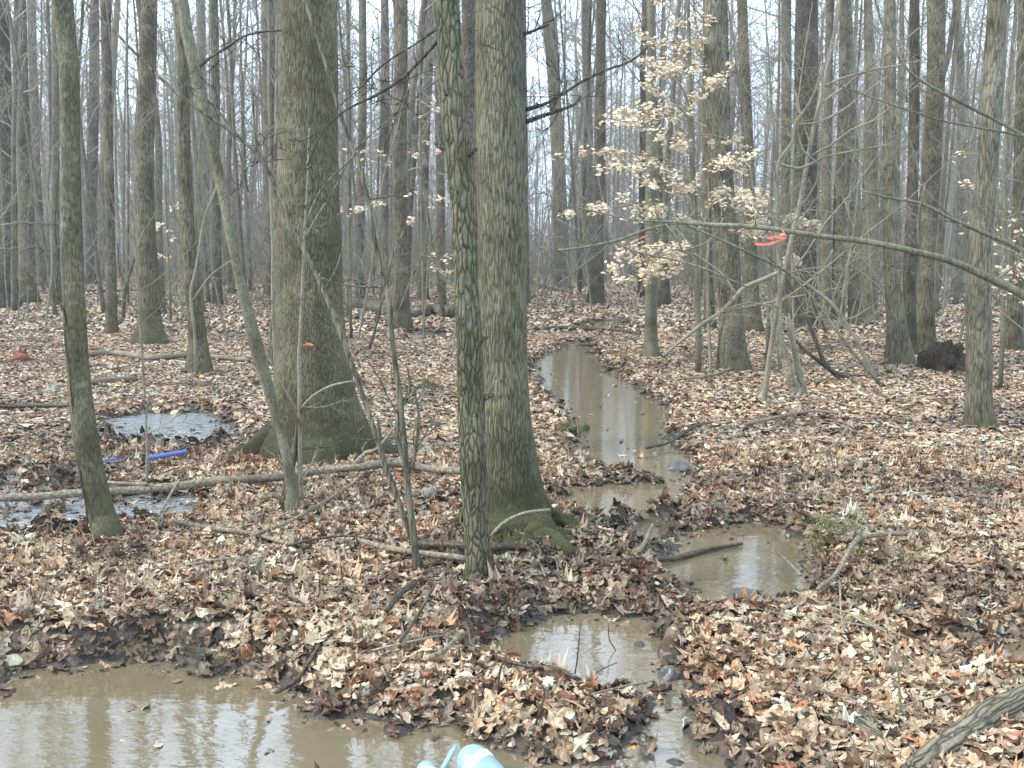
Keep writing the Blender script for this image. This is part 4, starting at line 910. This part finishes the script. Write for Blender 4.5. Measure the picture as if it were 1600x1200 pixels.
beech('beech sapling with tiers of pale leaves behind the smooth grey tree', [(1075,-10,5),(1080,200,8),(1088,400,9),(1092,558,10)], 3.2, 13.5, None, 61,
  [(1082,285,960,262),(1082,260,870,240),(1083,300,1000,285),(1082,235,950,185),(1080,190,960,175),(1080,190,1000,120),(1078,150,1010,90),(1078,120,1100,60),(1084,330,1180,300),(1084,345,1000,335),(1085,340,900,330),(1086,380,960,420),(1086,400,960,395),(1087,420,970,440),(1085,300,1190,330),(1080,210,1160,225),(1080,160,1130,120),(1086,385,1000,440),(1082,265,1160,250),(1079,100,1040,30),(1079,90,1110,20),(1078,60,1030,-5),(1079,130,1010,60),(1081,220,1010,165),(1080,175,1040,95),(1082,245,1030,205),(1083,315,1030,262),(1084,335,1150,270)])
beech('leafy beech sapling low behind the darkest thick tree', [(1210,180,3),(1205,300,5),(1203,420,6),(1200,530,7)], 2.6, 15, None, 62,
  [(1204,340,1260,345),(1204,330,1160,300),(1205,350,1275,350),(1204,360,1240,395),(1203,380,1170,365),(1205,310,1165,330)])
beech('pale leafed beech sapling behind the right edge furrowed tree', [(1575,120,4),(1570,300,6),(1568,420,7),(1566,560,8)], 0.8, 12, None, 63,
  [(1572,300,1500,285),(1570,330,1505,340),(1570,350,1600,330),(1570,380,1600,390),(1570,400,1560,440),(1568,420,1600,430),(1570,340,1610,360),(1571,280,1610,290),(1568,440,1540,480),(1571,250,1500,240),(1574,190,1600,170)])
beech('thin leafed beech sapling between oak and dark straight tree', [(540,100,3),(545,300,4),(548,500,5)], 0.6, 19, None, 64,
  [(543,240,500,225),(543,245,590,240),(544,270,600,255),(545,300,510,320),(545,310,590,315),(545,330,500,325),(545,335,610,320)])
beech('thin leafed beech sapling left of the rough plated tree', [(655,60,3),(658,300,4),(662,500,5)], 0.8, 20, None, 65,
  [(658,190,690,170),(658,220,690,235),(658,250,640,240),(659,300,690,310),(660,400,700,405),(660,420,700,430),(659,330,640,345),(657,140,690,110)])
beech('small beech sapling with few leaves at left behind stout tree', [(258,280,3),(262,380,3),(266,480,4)], 1.0, 24, None, 66,
  [(260,330,280,320),(262,350,245,355),(262,370,285,372),(263,390,250,400)])

# ------------------------------------------------------------------ background trees: individuals copied from a few kinds
LAND = [(-60, 'left edge'), (115, 'green barked tree'), (229, 'stout mossy footed tree'), (350, 'leaning tree'), (485, 'massive oak'), (625, 'dark straight tree'), (725, 'rough plated tree'),
        (785, 'thick ridged tree'), (935, 'greenish trunk above the stream'), (1017, 'smooth grey tree'), (1130, 'furrowed brown tree'), (1258, 'darkest thick tree'), (1410, 'pair joined at foot'), (1535, 'right furrowed tree'), (1660, 'right edge')]
NTH = ['first', 'second', 'third', 'fourth', 'fifth', 'sixth', 'seventh', 'eighth', 'ninth', 'tenth', 'eleventh', 'twelfth', 'thirteenth', 'fourteenth', 'fifteenth', 'sixteenth', 'seventeenth', 'eighteenth']
def relabel(objs, fmt):
    bins = {}
    for o in objs:
        px = 800 + FPX * o.location[0] / o.location[1]
        k = max([i for i, (a, b) in enumerate(LAND) if a <= px], default=0); k = min(k, len(LAND) - 2); bins.setdefault(k, []).append((px, o))
    for k, L in bins.items():
        L.sort(key=lambda t: t[0])
        for i, (px, o) in enumerate(L): o['label'] = fmt % (NTH[min(i, 17)], LAND[k][1], LAND[k + 1][1])
hero_x = [(p[3][-1][0]) for p in TREES]
protos = []
for k in range(7):
    rg = np.random.default_rng(300 + k); tr = MB(); cr = MB(); Ht = 15.0; n = 26
    f = np.linspace(0, 1, n); P = np.stack([np.cumsum(rg.normal(0, .03, n)) * .7, np.cumsum(rg.normal(0, .03, n)) * .7, f * Ht - .2], 1); P[:, :2] -= P[0, :2]
    P[:, 0] += rg.normal(0, .6) * f ** 1.5 + .1 * np.sin(f * rg.uniform(4, 9))
    rad = .14 * (1 - .6 * f) * (1 + .4 * np.exp(-f * Ht / .3)); tube(tr, P, rad, 10, lump(40 + k, .08))
    for q in range(26):
        ff = rg.uniform(.22, 1); p = np.array([np.interp(ff, f, P[:, a_]) for a_ in range(3)]); an = rg.uniform(0, 6.28)
        d = np.array([math.cos(an), math.sin(an), rg.uniform(.15, 1.0)]); L = rg.uniform(1.4, 4.0) * (.5 + .5 * ff)
        grow(cr, p, d, L * 1.3, .02 + .025 * ff, 0, rg, [(6, .12, .05, 6, .5, 4), (5, .17, .03, 5, .5, 3), (4, .2, .02, 3, .5, 3), (3, .2, 0, 0, 0, 3)])
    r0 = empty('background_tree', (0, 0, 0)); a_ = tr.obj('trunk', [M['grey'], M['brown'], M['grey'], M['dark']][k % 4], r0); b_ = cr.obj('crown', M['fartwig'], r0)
    protos.append((r0, a_, b_))
BGL = [('slim bare trunk in the middle distance behind the named nearer trees', 'bare trees in the middle distance'),
       ('thin hazy trunk far back in the grey wood', 'hazy trees far back in the wood')]
rg = np.random.default_rng(501); used = set(); placed = []
nbg = 0; tries = 0
while nbg < 270 and tries < 5000:
    tries += 1
    Y = 24 + 52 * rg.random() ** .8; x = rg.uniform(-1, 1) * (.55 * Y + 2)
    if any((x - a) ** 2 + (Y - b) ** 2 < 1.1 ** 2 for a, b in placed): continue
    px = 800 + FPX * x / Y
    if 840 < px < 1000 and Y < 33: continue
    placed.append((x, Y)); k = int(rg.integers(0, 7)); pr = protos[k]
    root = pr[0] if k not in used else None
    s = rg.uniform(.28, .62) if nbg > 130 else rg.uniform(.35, 1.0)
    if root is None:
        root = linkcopy(pr[0]); linkcopy(pr[1], root); linkcopy(pr[2], root)
    used.add(k)
    root.location = (x, Y, H(x, Y)); root.scale = (s, s, rg.uniform(.8, 1.3)); root.rotation_euler = (rg.normal(0, .05), rg.normal(0, .05), rg.uniform(0, 6.28))
    g = BGL[0 if Y < 42 else 1]; tag(root, g[0], 'tree', g[1]); nbg += 1
relabel([o for o in C.objects if o.get('group') == BGL[0][1]], '%s bare background trunk between %s and %s')
# understorey saplings in the middle ground
sprot = []
for k in range(6):
    rg2 = np.random.default_rng(700 + k); m_ = MB(); Ht = rg2.uniform(4.5, 8)
    grow(m_, np.array([0, 0, -.05]), np.array([rg2.normal(0, .1), rg2.normal(0, .1), 1.]), Ht, .026, 0, rg2, [(14, .05, .04, 22, .27, 6), (6, .15, .05, 6, .5, 4), (4, .2, .03, 4, .5, 3), (3, .2, 0, 0, 0, 3)])
    o = m_.obj('bare_sapling', M['twig']); sprot.append(o)
us = set(); n_s = 0
while n_s < 170:
    Y = 10 + 45 * rg.random() ** .9; x = rg.uniform(-1, 1) * (.55 * Y + 1)
    px = 800 + FPX * x / Y
    if 830 < px < 1060 and Y < 24: continue
    if sdist(np.array([x]), np.array([Y]))[0] < .1: continue
    k = int(rg.integers(0, 6)); o = sprot[k] if k not in us else linkcopy(sprot[k]); us.add(k)
    s = rg.uniform(.5, 1.25); o.location = (x, Y, H(x, Y)); o.scale = (s, s, s * rg.uniform(.9, 1.3)); o.rotation_euler = (rg.normal(0, .1), rg.normal(0, .1), rg.uniform(0, 6.28))
    tag(o, 'thin bare understorey sapling among the trunks, fine twigs', 'sapling', 'bare saplings among the trunks'); n_s += 1

near = [o for o in C.objects if o.get('group') == 'bare saplings among the trunks' and o.location[1] < 30]
for o in near: o['group'] = 'nearer bare saplings among the trunks'
relabel(near, '%s nearer bare sapling between %s and %s')
for o in C.objects:
    if o.get('group') == 'bare saplings among the trunks': o['label'] = 'distant bare understorey sapling lost among the far trunks'
# ------------------------------------------------------------------ the far wood, one mass
fp = []
for k in range(5):
    rg = np.random.default_rng(900 + k); m_ = MB()
    n = 8; f = np.linspace(0, 1, n); P = np.stack([np.cumsum(rg.normal(0, .12, n)), np.cumsum(rg.normal(0, .12, n)), f * 20], 1); P[:, :2] -= P[0, :2]
    tube(m_, P, .12 * (1 - .6 * f), 5, cap=False)
    for q in range(22):
        ff = rg.uniform(.12, 1); p = np.array([np.interp(ff, f, P[:, a_]) for a_ in range(3)]); an = rg.uniform(0, 6.28)
        grow(m_, p, np.array([math.cos(an), math.sin(an), rg.uniform(.2, 1)]), rg.uniform(2, 5.5), .045, 0, rg, [(4, .14, .05, 6, .5, 3), (3, .2, .03, 5, .5, 3), (2, .2, 0, 0, 0, 3)])
    fp.append((np.concatenate(m_.v), np.concatenate(m_.q)))
bushp = []
for k in range(4):
    rg = np.random.default_rng(950 + k); m_ = MB()
    for q in range(9):
        an = rg.uniform(0, 6.28); r_ = rg.uniform(0, 1.2)
        grow(m_, np.array([r_ * math.cos(an), r_ * math.sin(an), 0]), np.array([rg.normal(0, .3), rg.normal(0, .3), 1]), rg.uniform(2, 6), .02, 0, rg, [(6, .1, .03, 7, .4, 3), (4, .18, .03, 4, .5, 3), (2, .2, 0, 0, 0, 3)])
    bushp.append((np.concatenate(m_.v), np.concatenate(m_.q)))
def mass(name, label, cat, plist, n, y0, y1, smin, smax, seed):
    rg = np.random.default_rng(seed); mb = MB()
    for k in range(n):
        Y = math.sqrt(rg.uniform(y0 ** 2, y1 ** 2)); x = rg.uniform(-1, 1) * (.6 * Y + 4); v, q = plist[int(rg.integers(0, len(plist)))]
        a = rg.uniform(0, 6.28); s = rg.uniform(smin, smax); sz = rg.uniform(.8, 1.2) * s ** .5
        W = np.stack([(v[:, 0] * math.cos(a) - v[:, 1] * math.sin(a)) * s, (v[:, 0] * math.sin(a) + v[:, 1] * math.cos(a)) * s, v[:, 2] * sz], 1)
        mb.add(W + np.array([x, Y, 0]), q)
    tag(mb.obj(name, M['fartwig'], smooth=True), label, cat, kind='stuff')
mass('far_wood', 'dense grey mass of bare trees at the back of the wood', 'wood', fp, 850, 62, 150, .35, 1.05, 77)
mass('thicket', 'fine tangled bare brush between the far trunks', 'brush', bushp, 800, 30, 120, .7, 1.6, 78)

# loose twigs on the floor
mb = MB(); rg = np.random.default_rng(1234)
for k in range(420):
    Y = math.sqrt(rg.uniform(2.8 ** 2, 16 ** 2)); x = rg.uniform(-1, 1) * (.55 * Y + .5); h, s_ = surf(np.array([x]), np.array([Y]), True)
    if s_[0] < .03: continue
    a = rg.uniform(0, 6.28); L = rg.uniform(.12, .7); n = 6; f = np.linspace(-.5, .5, n)
    P = np.stack([x + math.cos(a) * f * L + rg.normal(0, .02, n) * L, Y + math.sin(a) * f * L + rg.normal(0, .02, n) * L, h[0] + .035 + rg.uniform(0, .04) + f * rg.normal(0, .12) * L], 1)
    tube(mb, P, np.linspace(1, .4, n) * rg.uniform(.0022, .006), 5)
tag(mb.obj('twig_litter', M['twig']), 'small broken twigs scattered over the leaf litter', 'twigs', kind='stuff')
# grass tufts at the right pool
mb = MB()
for (x, y, n_) in [(1300,838,60),(1290,850,50),(620,668,30),(600,690,20),(1325,845,40),(1395,885,30),(890,668,30),(665,602,30)]:
    q = gp(x, y, 0); h = H(q[0], q[1])
    for k in range(n_):
        p = np.array([q[0] + rg.normal(0, .06), q[1] + rg.normal(0, .06), h]); d = rg.normal(0, .05, 2); L = rg.uniform(.05, .14)
        P = np.array([p, p + [d[0], d[1], L * .7], p + [d[0] * 2.6, d[1] * 2.6, L * .8]]); c = np.array([(.16, .17, .05), (.30, .26, .12), (.10, .13, .03)])[rg.integers(0, 3)]
        tube(mb, P, [.002, .0017, .0006], 3, cap=False, col=c)
tag(mb.obj('grass', M['leaf']), 'thin tufts of dry and green grass on the banks', 'grass', kind='stuff')

# ------------------------------------------------------------------ haze
hz = 0.0014
mb = MB(); x0, x1, y0, y1, z0, z1 = -120, 120, -8, 165, -1.6, 34
V = [(x0,y0,z0),(x1,y0,z0),(x1,y1,z0),(x0,y1,z0),(x0,y0,z1),(x1,y0,z1),(x1,y1,z1),(x0,y1,z1)]
mb.add(V, [(0,3,2,1),(4,5,6,7),(0,1,5,4),(1,2,6,5),(2,3,7,6),(3,0,4,7)])
m = bpy.data.materials.new('haze'); m.use_nodes = True; t = m.node_tree; t.nodes.remove(t.nodes['Principled BSDF'])
pv = t.nodes.new('ShaderNodeVolumePrincipled'); pv.inputs['Density'].default_value = hz; pv.inputs['Color'].default_value = (.96, .97, .98, 1); pv.inputs['Anisotropy'].default_value = .2
t.links.new(pv.outputs[0], t.nodes['Material Output'].inputs['Volume'])
tag(mb.obj('haze', m, smooth=False), 'thin pale air haze filling the wood', 'haze', kind='stuff')
